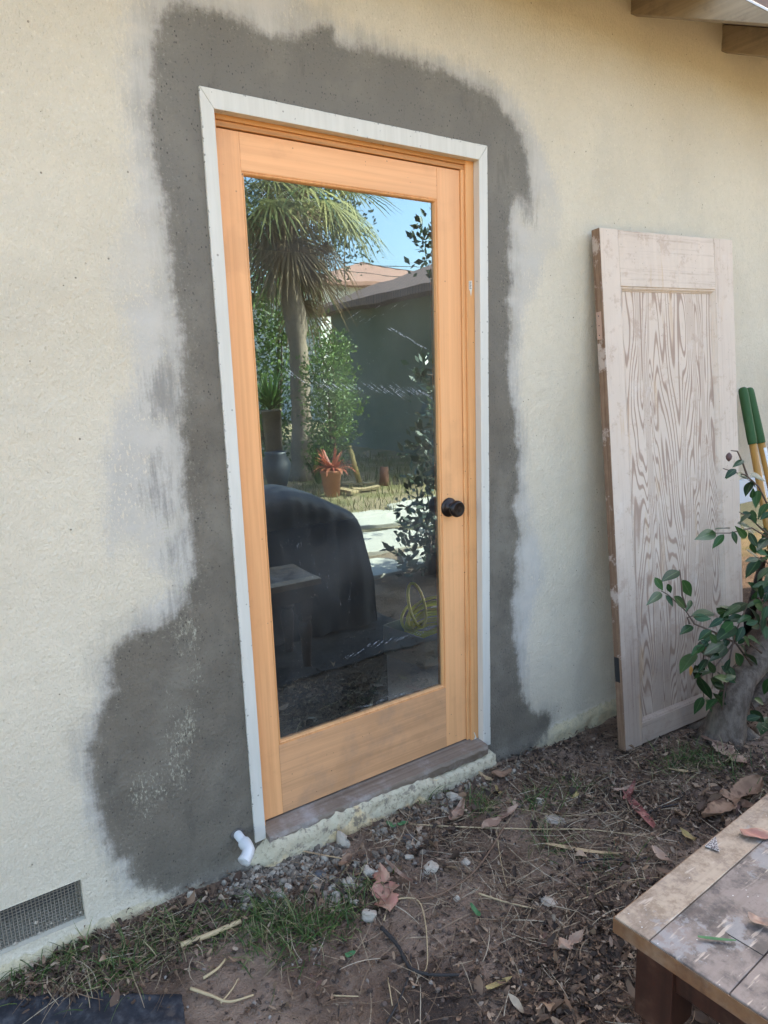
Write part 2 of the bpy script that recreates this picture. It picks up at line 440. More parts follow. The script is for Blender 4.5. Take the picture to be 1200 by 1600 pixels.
# unseen openings added in the right and back walls to light the room
M_SHINGLE = simple('asphalt_shingle', (.16, .11, .09), .95, .35, 40, .6)
SL = .452
def zr(y): return 2.751 + SL * y                    # top line of the rafters
mb = MB()
ye, yr = -.352, 3.0
for (a, b) in ((ye, yr), (yr, 6.6)):
    za = zr(a); zb = zr(b) if b <= yr else zr(yr) - SL * (b - yr)
    for x0, x1 in ((-6.3, 8.3),):
        V = [(x0, a, za + .002), (x1, a, za + .002), (x1, b, zb + .002), (x0, b, zb + .002), (x0, a, za + .035), (x1, a, za + .035), (x1, b, zb + .035), (x0, b, zb + .035)]
        mb.add(V, [(0,3,2,1),(4,5,6,7),(0,1,5,4),(1,2,6,5),(2,3,7,6),(3,0,4,7)])
roof = mb.build('roof', M_SHINGLE, house)
M_RAFT = wood('weathered_rafter', (.36, .28, .18), (.24, .185, .12), 'y', 60, .9, .8, (.08, .065, .05), .5)
M_WHITE_EDGE = simple('white_edge', (.72, .72, .70), .6, .06, 30, .1)
for k in range(-10, 12):
    x = 1.671 + .594 * k
    mb = MB()
    t = .04
    prof = [(.02, 2.660), (.02, zr(.02)), (-.345, zr(-.345)), (-.606, 2.377), (-.606, 2.651 - .452 * .606)]
    prof = [(.02, 2.651 + .452 * .02), (.02, zr(.02)), (-.345, zr(-.345)), (-.600, 2.3805)]
    n = len(prof)
    V = [(x, y, z) for y, z in prof] + [(x + t, y, z) for y, z in prof]
    mb.add(V, [tuple(range(n))[::-1], tuple(range(n, 2*n))] + [(i, (i+1) % n, n + (i+1) % n, n + i) for i in range(n)])
    ro = mb.build('rafter_tail', M_RAFT, house, bevel=.002)
    # white strip along the slanted end cut
    e = MB(); V = []
    dy, dz = -.345 + .600, zr(-.345) - 2.3805; L_ = math.hypot(dy, dz); ny, nz_ = -dz / L_, dy / L_
    a0 = np.array([-.345, zr(-.345)]); a1 = np.array([-.600, 2.3805]); nn = np.array([ny, nz_]) 
    if nn[1] < 0: nn = -nn
    q0, q1, q2, q3 = a0 + nn * .0005, a1 + nn * .0005, a1 + nn * .006, a0 + nn * .006
    for xx in (x - .001, x + t + .001):
        for pt in (q0, q1, q2, q3): V.append((xx, pt[0], pt[1]))
    e.add(V, [(0,1,2,3),(7,6,5,4),(0,4,5,1),(1,5,6,2),(2,6,7,3),(3,7,4,0)])
    e.build('white_end', M_WHITE_EDGE, ro)
bpy.context.view_layer.update()

# ---- casing (white trim) with mitred corners
q = NT('trim_paint'); v = q.mapv()
n1 = q.noise(q.mapv((1, 1, .08)), 60, 4); nd = q.vor(v, 38); ng = q.noise(v, 14, 2)
c = q.mix(q.step(n1, .3, .7), (.55, .515, .44), (.60, .565, .49))
mk = q.math('MULTIPLY', q.math('LESS_THAN', nd, .12), q.math('GREATER_THAN', ng, .53))
c = q.mix(q.math('MULTIPLY', mk, .7), c, (.2, .18, .15))
ch = q.math('MULTIPLY', q.step(q.at('rim'), .82, .98), q.step(q.noise(v, 120, 3), .60, .66))
c = q.mix(q.math('MULTIPLY', ch, .8), c, (.13, .12, .10))
M_TRIM = q.fin(c, .55, q.bump(n1, .1, .002), .4)
CY0, CY1 = -.007, .0215
ox0, ox1, ot = -.005, .957, 2.100
ix0, ix1, it = .030, .9205, 2.0535
def casing(poly, name, rim):
    rng = random.Random(len(name) + int(poly[0][0] * 100))
    mb = MB(); n = len(poly); V = []; R_ = []
    # subdivide the outline so that the outer edge can be a bit ragged
    pts = []; rr = []
    for i in range(n):
        a = np.array(poly[i]); b = np.array(poly[(i + 1) % n]); m = max(1, int(np.linalg.norm(b - a) / .03))
        for k in range(m):
            p = a + (b - a) * k / m
            if rim[i] and k: p = p + np.array([rng.uniform(-1, 1), rng.uniform(-1, 1)]) * .0006
            pts.append(p); rr.append(1.0 if rim[i] else 0.0)
    m = len(pts)
    cx = sum(p[0] for p in pts) / m
    mb.add([(p[0], CY0, p[1]) for p in pts] + [(p[0], CY1, p[1]) for p in pts],
           [tuple(range(m)), tuple(range(m, 2 * m))[::-1]] + [(i, m + i, m + (i + 1) % m, (i + 1) % m) for i in range(m)])
    mb.attr('rim', rr + rr)
    return mb
frame_door = None
df = bpy.data.objects.new('door_frame', None)   # replaced below by the jamb mesh
bpy.data.objects.remove(df)

M_FIR_V = wood('fir_vertical', (.80, .405, .178), (.71, .340, .140), 'z', 110, .8, .42, specks=.5)
M_FIR_H = wood('fir_horizontal', (.80, .405, .178), (.71, .340, .140), 'x', 110, .8, .42, specks=.5)
M_FIR_JAMB = wood('fir_jamb', (.76, .385, .155), (.62, .29, .11), 'z', 130, .9, .5, specks=.8)
M_FIR_JAMBH = wood('fir_jamb_head', (.62, .30, .11), (.42, .19, .065), 'x', 70, .9, .5, specks=.6)
M_FIR_OLD = wood('fir_weathered', (.66, .345, .165), (.52, .27, .125), 'x', 120, .9, .6, (.30, .20, .13), .45, specks=.6)
# jamb (one mesh) is the frame part; casings, stops and threshold are its pieces
mb = MB()
mb.box((.888, .0225, .004), (.953, .140, 2.09)); mb.box((.0, .0225, .004), (.0445, .140, 2.09))
jamb = mb.build('door_frame', M_FIR_JAMB, house, bevel=.0015)
mb = MB(); mb.box((.0445, .0225, 2.0420), (.888, .140, 2.09))
mb.box((.0455, .0300, 2.0275), (.887, .1395, 2.0420))
mb.build('head_jamb', M_FIR_JAMBH, jamb, bevel=.0015)
mb = MB(); mb.box((.8735, .0295, .030), (.8880, .1395, 2.0275))
mb.build('door_stop', M_FIR_JAMB, jamb, bevel=.002)
cl = casing([(ox0, .004), (ix0, .004), (ix0, it - .0004), (ox0, ot - .0006)], 'a', [0, 0, 0, 1]).build('casing', M_TRIM, jamb, bevel=.0012)
cr = casing([(ix1, .001), (ox1, .001), (ox1, ot - .0006), (ix1, it - .0004)], 'b', [0, 1, 0, 0]).build('casing', M_TRIM, jamb, bevel=.0012)
ct = casing([(ox0 + .0006, ot), (ix0 + .0004, it), (ix1 - .0004, it), (ox1 - .0006, ot)], 'c', [0, 0, 0, 1]).build('casing', M_TRIM, jamb, bevel=.0012)
MB().box((.012, -.0040, .02), (.93, .0215, .0201 + .0)).n
# threshold: grey brown weathered timber with a sloping nose
M_SILL = wood('weathered_sill', (.245, .185, .135), (.125, .088, .062), 'x', 60, .9, .8, (.38, .34, .31), .7, .3, specks=.6)
mb = MB()
pf = [(.14, .026), (.034, .0285), (-.030, .0215), (-.034, .010), (-.030, -.016), (-.012, -.034), (.14, -.034)]
n = len(pf); NX = 40; V = []; rng = random.Random(4)
for k in range(NX + 1):
    x = .0310 + (.9195 - .0310) * k / NX
    for j, (y, z) in enumerate(pf):
        w = .0025 if 2 <= j <= 5 else 0
        V.append((x, y + rng.uniform(-w, w), z + rng.uniform(-w, w) * (.5 if j < 3 else 1)))
F = [(k*n+j, k*n+(j+1) % n, (k+1)*n+(j+1) % n, (k+1)*n+j) for k in range(NX) for j in range(n)]
F += [tuple(range(n))[::-1], tuple(NX*n + j for j in range(n))]
mb.add(V, F)
sill = mb.build('threshold', M_SILL, jamb)
# rough mortar lip under the threshold
q = NT('mortar_lip'); v = q.mapv()
n1 = q.noise(v, 30, 5); n2 = q.noise(v, 7, 4)
c = q.mix(q.step(n1, .35, .65), (.66, .50, .285), (.52, .395, .225))
c = q.mix(q.step(q.math('ADD', n2, q.math('MULTIPLY', q.at('up'), .25)), .58, .66), c, (.50, .43, .30))
c = q.mix(q.math('MULTIPLY', q.step(q.noise(v, 60, 5, .7), .52, .66), .7), c, (.22, .18, .12))
c = q.mix(q.math('MULTIPLY', q.step(q.noise(v, 19, 6, .75), .55, .62), .75), c, (.17, .14, .11))
M_LIP = q.fin(c, .95, q.bump(n1, 1.0, .012), .2)
mb = MB(); NX, NZ = 150, 14; V = []; up = []
for i in range(NX + 1):
    x = -.045 + (.955 + .045) * i / NX
    top = .014 - .036 * min(1, max(0, (x - .52) / .2)) + .010 * mnoise.noise(Vector((x * 9, 4, 0))) + .011 * mnoise.noise(Vector((x * 40, 9, 0)))
    e_ = max(0, min((x + .045) / .06, (.955 - x) / .05, 1))
    if x < .04: top -= (.04 - x) * .75
    for j in range(NZ + 1):
        t = j / NZ
        z = top + (-.13 - top) * t
        y = (-.0375 if x > .034 else -.0375 + .40 * (.034 - x)) - .010 * math.sin(min(t * 3, 1) * 1.57) * e_ + .006 * mnoise.noise(Vector((x * 24, z * 24, 2))) + .004 * mnoise.noise(Vector((x * 90, z * 90, 2)))
        if j == 0: y = .01
        V.append((x, y, z)); up.append(1 - t)
F = [(i*(NZ+1)+j, (i)*(NZ+1)+j+1, (i+1)*(NZ+1)+j+1, (i+1)*(NZ+1)+j) for i in range(NX) for j in range(NZ)]
mb.add(V, F, True); mb.attr('up', up)
mb.build('mortar_ledge', M_LIP, house)

# ---- the door leaf
SX0, SX1, SZ0, SZ1 = .0465, .8722, .0345, 2.0245
GX0, GX1, GZ0, GZ1 = .1215, .7680, .2765, 1.9180
BX0, BX1, BZ0, BZ1 = .1110, .7785, .2660, 1.9295
YF, YB = .035, .079
mb = MB()
mb.box((SX0, YF, SZ0), (BX0, YB, SZ1)); mb.box((BX1, YF, SZ0), (SX1, YB, SZ1))
door = mb.build('door', M_FIR_V, house, bevel=.0012)
tag(door, 'new orange fir door with one full-height glass pane')
# the crown piece that the eye reads as the top rail, and the greyer bottom rail
MB().box((BX0 + .0004, YF + .0004, BZ1), (BX1 - .0004, YB - .0004, SZ1)).build('top_rail', M_FIR_H, door, bevel=.0008)
tag(MB().box((BX0 + .0004, YF + .0004, SZ0), (BX1 - .0004, YB - .0004, BZ0)).build('bottom_rail', M_FIR_OLD, door, bevel=.0008), 'sun-faded brown bottom rail of the door')
mb = MB()
def bead(mb, x0, z0, x1, z1, X0, Z0, X1, Z1, yf, yb):
    """picture frame moulding: outer rectangle x0..x1 at yf slopes to the inner one at yb"""
    o = [(x0, z0), (x1, z0), (x1, z1), (x0, z1)]; i_ = [(X0, Z0), (X1, Z0), (X1, Z1), (X0, Z1)]
    prof = [(0.0, yf + .0012), (.16, yf + .0012), (.2, yf + .0035), (.55, yf + .001), (.8, yf + .004), (1.0, yb)]
    V = []
    for (t, y) in prof:
        for a, b in zip(o, i_): V.append((a[0] + (b[0] - a[0]) * t, y, a[1] + (b[1] - a[1]) * t))
    F = [(k*4+j, k*4+(j+1) % 4, (k+1)*4+(j+1) % 4, (k+1)*4+j) for k in range(len(prof) - 1) for j in range(4)]
    mb.add(V, F)
bead(mb, BX0, BZ0, BX1, BZ1, GX0, GZ0, GX1, GZ1, YF, .0495)
mb.build('glazing_bead', M_FIR_JAMB, door)
# glass: clear double glazing that mirrors the garden
q = NT('door_glass'); v = q.mapv()
fr = q.n('ShaderNodeFresnel'); fr.inputs['IOR'].default_value = 1.52
fac = q.math('MULTIPLY', fr.outputs[0], 6.3, clamp=True)
tr = q.n('ShaderNodeBsdfTransparent'); tr.inputs[0].default_value = (.80, .86, .88, 1)
gl = q.n('ShaderNodeBsdfGlossy'); gl.inputs['Roughness'].default_value = 0.0; gl.inputs['Color'].default_value = (.68, .92, 1, 1)
wob = q.noise(q.mapv((1, 1, 1.0)), 5.5, 1)
wob2 = q.noise(q.mapv((1, 1, 1)), 26, 1)
q.L(q.bump(q.math('ADD', wob, q.math('MULTIPLY', wob2, .05)), .25, .0012), gl.inputs['Normal'])
m1 = q.n('ShaderNodeMixShader'); q.L(fac, m1.inputs[0]); q.L(tr.outputs[0], m1.inputs[1]); q.L(gl.outputs[0], m1.inputs[2])
df_ = q.n('ShaderNodeBsdfDiffuse'); df_.inputs['Color'].default_value = (.75, .74, .72, 1)
dn = q.vor(v, 95); dcl = q.noise(v, 6, 3); low = q.at('low')
speck = q.math('MULTIPLY', q.math('LESS_THAN', dn, .085), q.step(q.math('ADD', dcl, q.math('MULTIPLY', low, .22)), .56, .66))
streak = q.step(q.noise(q.mapv((1, 1, .25), (0, .35, 0)), 60, 5, .7), .60, .78)
film = q.math('MULTIPLY', q.step(q.noise(v, 3.2, 4), .34, .7), .042)
dust = q.math('ADD', q.math('ADD', film, q.math('MULTIPLY', streak, .045)), q.math('MULTIPLY', speck, .30))
m2 = q.n('ShaderNodeMixShader'); q.L(dust, m2.inputs[0]); q.L(m1.outputs[0], m2.inputs[1]); q.L(df_.outputs[0], m2.inputs[2])
q.L(m2.outputs[0], q.out.inputs[0])
q.t.nodes.remove(q.p)
M_GLASS = q.m
mb = MB()
gz = np.linspace(GZ0 - .004, GZ1 + .004, 12)
V = []; lowv = []
for z in gz:
    for x in (GX0 - .004, GX1 + .004): V.append((x, .0485, z)); lowv.append(1 - (z - GZ0) / (GZ1 - GZ0))
mb.add(V, [(2*i, 2*i+1, 2*i+3, 2*i+2) for i in range(11)]); mb.attr('low', lowv)
pane = mb.build('glass_pane', M_GLASS, door)
# scratch marks on the glass: rows of short slanted strokes
q = NT('scratch'); 
tr = q.n('ShaderNodeBsdfTransparent'); mx = q.n('ShaderNodeMixShader')
q.p.inputs['Base Color'].default_value = (.62, .66, .72, 1); q.p.inputs['Roughness'].default_value = .6
q.L(q.step(q.noise(q.mapv(), 220, 2), .38, .62), mx.inputs[0]); q.L(tr.outputs[0], mx.inputs[1]); q.L(q.p.outputs[0], mx.inputs[2]); q.L(mx.outputs[0], q.out.inputs[0])
M_SCR = q.m
mb = MB(); rng = random.Random(8)
def stroke(p0, p1, w):
    a = wp(*p0, y=.0478); b = wp(*p1, y=.0478)
    d = b - a; L_ = np.linalg.norm(d)
    if L_ < 1e-4: return
    nrm = np.array([-d[2], 0, d[0]]) / L_ * w
    for p in (a, b):
        if not (GX0 + .001 < p[0] < GX1 - .001 and GZ0 + .001 < p[2] < GZ1 - .001): return
    m = (a + b) / 2
    mb.add([a, m - nrm, b, m + nrm], [(0, 1, 2, 3)])
def row(path, n, dx, dy, w=.0006, jit=3):
    for k in range(n):
        t = (k + rng.random() * .6) / n * (len(path) - 1); i = min(int(t), len(path) - 2); u = t - i
        x = path[i][0] + (path[i+1][0] - path[i][0]) * u + rng.uniform(-jit, jit); y = path[i][1] + (path[i+1][1] - path[i][1]) * u + rng.uniform(-jit, jit)
        s_ = rng.uniform(.6, 1.2)
        stroke((x - dx * s_, y - dy * s_), (x + dx * s_, y + dy * s_), w * rng.uniform(.5, 1.2))
row([(440, 580), (480, 596), (530, 604), (590, 607), (640, 612), (672, 620)], 30, 10, 8, .0005, 6)
row([(500, 603), (560, 606), (640, 610), (672, 618)], 26, 12, 8)
row([(608, 512), (640, 528), (668, 548)], 14, 7, 4, .0006, 2)
row([(540, 1030), (580, 1008), (612, 1000), (650, 990), (684, 976)], 26, 8, -6, .0006, 3)
row([(560, 1105), (620, 1085), (640, 1080)], 14, 14, -4, .00035, 4)
row([(545, 500), (580, 495), (640, 470)], 10, 8, -5, .0003, 12)
row([(390, 290), (440, 300), (500, 310)], 26, 6, 8, .0004, 12)
row([(440, 830), (500, 900), (560, 940)], 14, 1, 6, .0003, 22)
tag(mb.build('scratch_marks', M_SCR, pane), kind='stuff')
# knob
M_BRONZE = simple('oil_rubbed_bronze', (.030, .022, .020), .38, .5, 90, .12, .6, .7)
kc = wp(701, 792.5, YF)
prof = [(.0335, 0), (.0335, .004), (.030, .0075), (.0255, .009), (.0150, .012), (.0128, .020), (.0135, .027), (.0235, .032), (.0285, .040), (.0290, .047), (.0265, .054), (.0215, .0575), (.0205, .0565), (.0150, .0590), (.0140, .0580), (.0070, .0600), (.0001, .0600)]
Mk = lambda v: np.c_[v[:, 0] + kc[0], kc[1] - v[:, 2], v[:, 1] + kc[2]]
mb = MB(); mb.lathe(prof, 40, Mk)
mb.build('door_knob', M_BRONZE, door)
# maker's sticker scrap on the jamb and paint scrap at its foot
M_PAPER = simple('paper_scrap', (.66, .62, .55), .8, .1, 40, .05)
M_INK = simple('ink', (.08, .07, .07), .8, .1, 40, 0)
lc = wp(735.5, 449, .0215)
mb = MB(); y = .0218
mb.add([(lc[0]-.008, y, lc[2]+.020), (lc[0]+.006, y, lc[2]+.022), (lc[0]+.007, y, lc[2]-.002), (lc[0]+.001, y, lc[2]-.030), (lc[0]-.003, y, lc[2]-.012), (lc[0]-.008, y, lc[2]-.006)], [(0,5,4,3,2,1)])
lab = mb.build('sticker', M_PAPER, jamb)
mb = MB()
for k in range(7):
    z = lc[2] + .016 - k * .0034
    mb.box((lc[0] - .006 + .001 * (k % 2), y - .0006, z), (lc[0] + .003 - .002 * (k % 3), y - .0003, z + .0016))
mb.build('printed_marks', M_INK, lab)
mb = MB(); pc = wp(742.5, 1152, .0215)
mb.add([(pc[0]-.007, .0216, pc[2]+.024), (pc[0]-.003, .0213, pc[2]+.020), (pc[0]+.006, .0213, pc[2]-.002), (pc[0]+.002, .0216, pc[2]-.018), (pc[0]-.006, .0216, pc[2]-.010), (pc[0]-.001, .0213, pc[2]+.004)], [(0,5,4,3,2,1)])
tag(mb.build('sticker', M_PAPER, jamb), 'torn white paper scrap at the foot of the jamb')

# ---- foundation vent
M_DARK = simple('dark_cavity', (.02, .018, .016), .95, .2, 10, .1)
M_WIRE = simple('galvanised_wire', (.27, .23, .18), .6, .3, 60, .1, .5, .3)
mb = MB()
# open box behind the hole
x0, x1, z0, z1 = VX0, VX1, VZ0, VZ1
mb.add([(x0,.0,z0),(x1,.0,z0),(x1,.0,z1),(x0,.0,z1),(x0,.2,z0),(x1,.2,z0),(x1,.2,z1),(x0,.2,z1)], [(0,1,5,4),(1,2,6,5),(2,3,7,6),(3,0,4,7),(4,5,6,7)])
vent = mb.build('foundation_vent', M_PAINT, house)
MB().box((x0, .15, z0), (x1, .16, z1)).build('cavity', M_DARK, vent)
mb = MB(); rng = random.Random(2)
cell = .0088
k = 0; x = x0 + .003
while x < x1:
    mb.tube([(x, .017, z0), (x + rng.uniform(-.001, .001), .0175, (z0+z1)/2), (x, .017, z1)], .0013, 5, False); x += cell
z = z0 + .003
while z < z1:
    mb.tube([(x0, .019, z), ((x0+x1)/2, .0195, z + rng.uniform(-.001, .001)), (x1, .019, z)], .0013, 5, False); z += cell
mb.build('mesh_screen', M_WIRE, vent)
mb = MB(); rng = random.Random(5)
for k in range(26):
    c = np.array([rng.uniform(x0, x1), .014, z0 + abs(rng.gauss(0, .02)) + .002]); s_ = rng.uniform(.002, .006)
    mb.add(c + np.array([(0,-s_,0),(s_,0,0),(0,0,s_),(-s_,0,0),(0,0,-s_*.5)]), [(0,1,2),(0,2,3),(0,3,4),(0,4,1)])
tag(mb.build('caught_debris', simple('dry_debris', (.34, .29, .22), .9), vent), kind='stuff')

# ---- white PVC elbow sticking out of the wall
M_PVC = simple('white_pvc', (.56, .55, .53), .35, .05, 20, .02, .5)
a = np.array([-.059, .0, .056])
mb = MB(); mb.tube([a + [0, .03, .003], a, a + [.004, -.058, -.006]], .0128, 22)
pipe = mb.build('drain_pipe', M_PVC, house)
P_ = [a + [.003, -.046, -.005], a + [.0035, -.056, -.006], a + [.0045, -.068, -.0075], a + [.0035, -.077, -.011], a + [-.002, -.084, -.0155], a + [-.0105, -.0915, -.020], a + [-.020, -.098, -.024], a + [-.0225, -.0997, -.025]]
mb = MB(); mb.tube(P_, [.0182, .0186, .0172, .0176, .0180, .0178, .0190, .0190], 28, False)
td = P_[-1] - P_[-2]; td /= np.linalg.norm(td)
mb.tube([P_[0] - (P_[1] - P_[0]) * .05, P_[0]], [.0129, .0182], 26, False)
mb.tube([P_[-1], P_[-1] + td * .0008, P_[-1] + td * .0006, P_[-1] - td * .018], [.0190, .0182, .0150, .0145], 26, False)
el_ = mb.build('elbow', M_PVC, pipe)
mb = MB(); mb.tube([P_[-1] - td * .0060, P_[-1] - td * .0185], .0149, 22, True); mb.build('pipe_bore', simple('shaded_bore', (.16, .13, .10), .9, .3, 60, .2), pipe)  # dark plug paints the shade inside the pipe mouth
# dark ring painted in place of the hole round the pipe
mb = MB(); mb.lathe([(.012, 0), (.021, 0), (.019, .002), (.012, .003)], 20, lambda v: np.c_[v[:, 0] + a[0], -.004 - v[:, 2] , v[:, 1] * .8 + a[2]])
mb.build('pipe_hole', simple('dark_hole', (.10, .09, .08), .95, .3, 80, .6), pipe)
# ================================================================== OBJECTS NEAR THE WALL
# ---- old panel door leaning on the wall: modelled flat in its own frame, then tilted
B0 = np.array([1.46161, -.23718, -.10286])
T1 = np.array([1.45174, -.05788, 1.88404]); TRc = np.array([2.22338, -.11571, 1.89309])
vv = T1 - B0; HD = np.linalg.norm(vv); vv /= HD
uu = TRc - T1; uu -= vv * (uu @ vv); WD = np.linalg.norm(uu); uu /= WD
nn_ = np.cross(vv, uu)
if nn_[1] < 0: nn_ = -nn_
od = thing('old_panel_door', B0, 'old stripped wooden panel door with flaking whitewash leaning against the wall', 'door')
od.rotation_mode = 'QUATERNION'
od.rotation_quaternion = Matrix(((uu[0], nn_[0], vv[0]), (uu[1], nn_[1], vv[1]), (uu[2], nn_[2], vv[2]))).to_quaternion()
def whitewash(name, axis, panel=False, edge=False):
    q = NT(name); v0 = q.mapv()
    if panel:
        s1 = q.mapv((5.2, 1, .62)); big = q.noise(s1, 1.25, 2, .45, .35)
        ph = q.math('MULTIPLY', big, 235.0)
        g = q.math('MULTIPLY', q.math('ADD', q.math('SINE', ph), 1), .5)
        g = q.math('POWER', g, 1.5)
        fine = q.noise(q.mapv((1, 1, .04)), 150, 4, .6)
        g = q.math('ADD', q.math('MULTIPLY', g, .62), q.math('MULTIPLY', fine, .38))
    else:
        sc = {'z': (1, 1, .03), 'x': (.03, 1, 1)}[axis]
        g = q.math('ADD', q.math('MULTIPLY', q.noise(q.mapv(sc), 120, 5, .65), .6), q.math('MULTIPLY', q.noise(q.mapv(sc), 30, 3, .6, .4), .4))
    white = q.mix(q.noise(v0, 4, 3), (.66, .535, .425), (.52, .415, .325))
    brown = q.mix(q.noise(v0, 6, 3), (.33, .215, .150), (.235, .150, .110))
    wear = q.noise(v0, 5.5, 6, .72)
    if edge:
        c = q.mix(q.step(q.math('ADD', g, q.math('MULTIPLY', wear, .5)), .62, .80), (.26, .165, .105), (.17, .10, .062))
        c = q.mix(q.math('MULTIPLY', q.step(wear, .52, .60), .8), c, (.52, .42, .35))
    else:
        lo, hi = (.46, .78) if panel else (.50, .74)
        m = q.step(g, lo, hi)
        m = q.math('MULTIPLY', m, .78 if panel else .62)
        c = q.mix(m, white, brown)
        # flaked patches and the wet dirty foot
        fl = q.step(q.noise(v0, 13, 7, .75), .53, .62)
        c = q.mix(q.math('MULTIPLY', fl, .38), c, (.36, .24, .17))
        c = q.mix(q.math('MULTIPLY', q.step(q.noise(v0, 9, 7, .75), .56, .66), .3), c, (.66, .58, .50))
        hz = q.n('ShaderNodeSeparateXYZ'); q.L(v0, hz.inputs[0])
        foot = q.math('MULTIPLY', q.step(q.math('ADD', hz.outputs[2], q.math('MULTIPLY', q.math('SUBTRACT', wear, .5), .9)), .95, .15), 1.0)
        c = q.mix(q.math('MULTIPLY', foot, q.math('ADD', .45, q.math('MULTIPLY', g, .45))), c, (.20, .135, .10))
        # orange bare streaks
        st = q.step(q.noise(q.mapv((1, 1, .12)), 17, 3, .6), .60, .70)
        c = q.mix(q.math('MULTIPLY', st, .35), c, (.48, .30, .15))
    pt = q.vor(v0, 75); k = q.noise(v0, 20, 2)
    c = q.mix(q.math('MULTIPLY', q.math('MULTIPLY', q.math('LESS_THAN', pt, .12), q.math('GREATER_THAN', k, .58)), .6), c, (.08, .055, .04))
    h = q.math('ADD', g, q.math('MULTIPLY', q.noise(v0, 45, 5, .7), .6))
    return q.fin(c, .8, q.bump(h, .45, .0028), .25)
M_WW_Z = whitewash('whitewash_stile', 'z'); M_WW_X = whitewash('whitewash_rail', 'x')
M_WW_P = whitewash('whitewash_panel', 'z', True); M_WW_E = whitewash('bare_edge', 'z', edge=True)
TH = .036
su0, su1 = .098, .655           # panel opening across
sv0, sv1 = .088, 1.790          # and up
def rough_box(mb, a, b, rng, step=.03, amp=.0012):
    """box whose long outer edges are slightly worn: a lattice of cross sections"""
    ax = int(np.argmax(np.array(b) - np.array(a)))
    n = max(2, int((b[ax] - a[ax]) / step)); o = [i for i in range(3) if i != ax]
    V = []
    for k in range(n + 1):
        t = a[ax] + (b[ax] - a[ax]) * k / n
        for (i, j) in ((0, 0), (1, 0), (1, 1), (0, 1)):
            p = [0, 0, 0]; p[ax] = t; p[o[0]] = (a, b)[i][o[0]] + rng.uniform(-amp, amp); p[o[1]] = (a, b)[j][o[1]] + rng.uniform(-amp, amp) * .4
            V.append(p)
    F = [(k*4+j, k*4+(j+1) % 4, (k+1)*4+(j+1) % 4, (k+1)*4+j) for k in range(n) for j in range(4)] + [(3, 2, 1, 0), (n*4, n*4+1, n*4+2, n*4+3)]
    mb.add(V, F); return mb
rng = random.Random(21)
rough_box(MB(), (0.0032, 0, 0), (su0, TH, HD), rng, .04, .0009).build('stile', M_WW_Z, od, True, bevel=.002)
rough_box(MB(), (su1, 0, .004), (WD, TH, HD - .002), rng, .04, .0009).build('stile', M_WW_Z, od, True, bevel=.002)
tag(rough_box(MB(), (-.001, .0012, .001), (.0030, TH - .001, HD - .001), rng, .05, .0006).build('edge_strip', M_WW_E, od, True), 'bare reddish brown hinge edge of the old door')
rough_box(MB(), (su0 + .0008, .0006, sv1), (su1 - .0008, TH - .001, HD - .003), rng, .02, .0016).build('top_rail', M_WW_X, od, True, bevel=.002)
rough_box(MB(), (su0 + .0008, .0006, .002), (su1 - .0008, TH - .001, sv0), rng, .02, .0012).build('bottom_rail', M_WW_X, od, True, bevel=.002)
# panel surface with real grain relief
NX, NZ = 60, 190; V = []
for i in range(NX + 1):
    for j in range(NZ + 1):
        x = su0 + (su1 - su0) * i / NX; z = sv0 + (sv1 - sv0) * j / NZ
        V.append((x, .0135 + .0006 * mnoise.noise(Vector((x * 40, z * 3, 0))), z))
mbp = MB(); mbp.add(V, [(i*(NZ+1)+j, (i+1)*(NZ+1)+j, (i+1)*(NZ+1)+j+1, i*(NZ+1)+j+1) for i in range(NX) for j in range(NZ)], True)
mbp.box((su0 + .001, .0150, sv0 + .001), (su1 - .001, .024, sv1 - .001))
mbp.build('panel', M_WW_P, od, True)
M_MOULD = whitewash('whitewash_moulding', 'z')
mb = MB()
def mould(mb, x0, z0, x1, z1, w):
    o = [(x0, z0), (x1, z0), (x1, z1), (x0, z1)]; i_ = [(x0+w, z0+w), (x1-w, z0+w), (x1-w, z1-w), (x0+w, z1-w)]
    prof = [(0, .0005), (.12, .0035), (.3, .0030), (.55, .006), (.75, .0105), (.85, .0100), (1, .0133)]
    V = []
    for (t, y) in prof:
        for a, b in zip(o, i_): V.append((a[0] + (b[0]-a[0]) * t, y, a[1] + (b[1]-a[1]) * t))
    mb.add(V, [(k*4+j, k*4+(j+1) % 4, (k+1)*4+(j+1) % 4, (k+1)*4+j) for k in range(len(prof)-1) for j in range(4)])
mould(mb, su0, sv0, su1, sv1, .017)
mb.build('moulding', whitewash('bare_moulding', 'z'), od, True)
# hinge mortise on the edge
M_PATCHW = simple('pale_mortise', (.42, .27, .20), .8, .2, 40, .2)
mb = MB(); mb.box((-.0018, .010, 1.60), (-.0008, .034, 1.70)); hm = mb.build('hinge_mortise', M_PATCHW, od, True)
mb = MB()
for z in (1.615, 1.65, 1.685): mb.lathe([(.0022, 0), (.0022, .0006)], 8, lambda v, z=z: np.c_[-.0026 + v[:, 2], v[:, 0] + .022, v[:, 1] + z])
mb.build('screw_hole', M_DARK, hm, True)
mb = MB(); mb.box((-.0018, .010, .28), (-.0008, .034, .38)); mb.build('hinge_mortise', M_DARK, od, True)

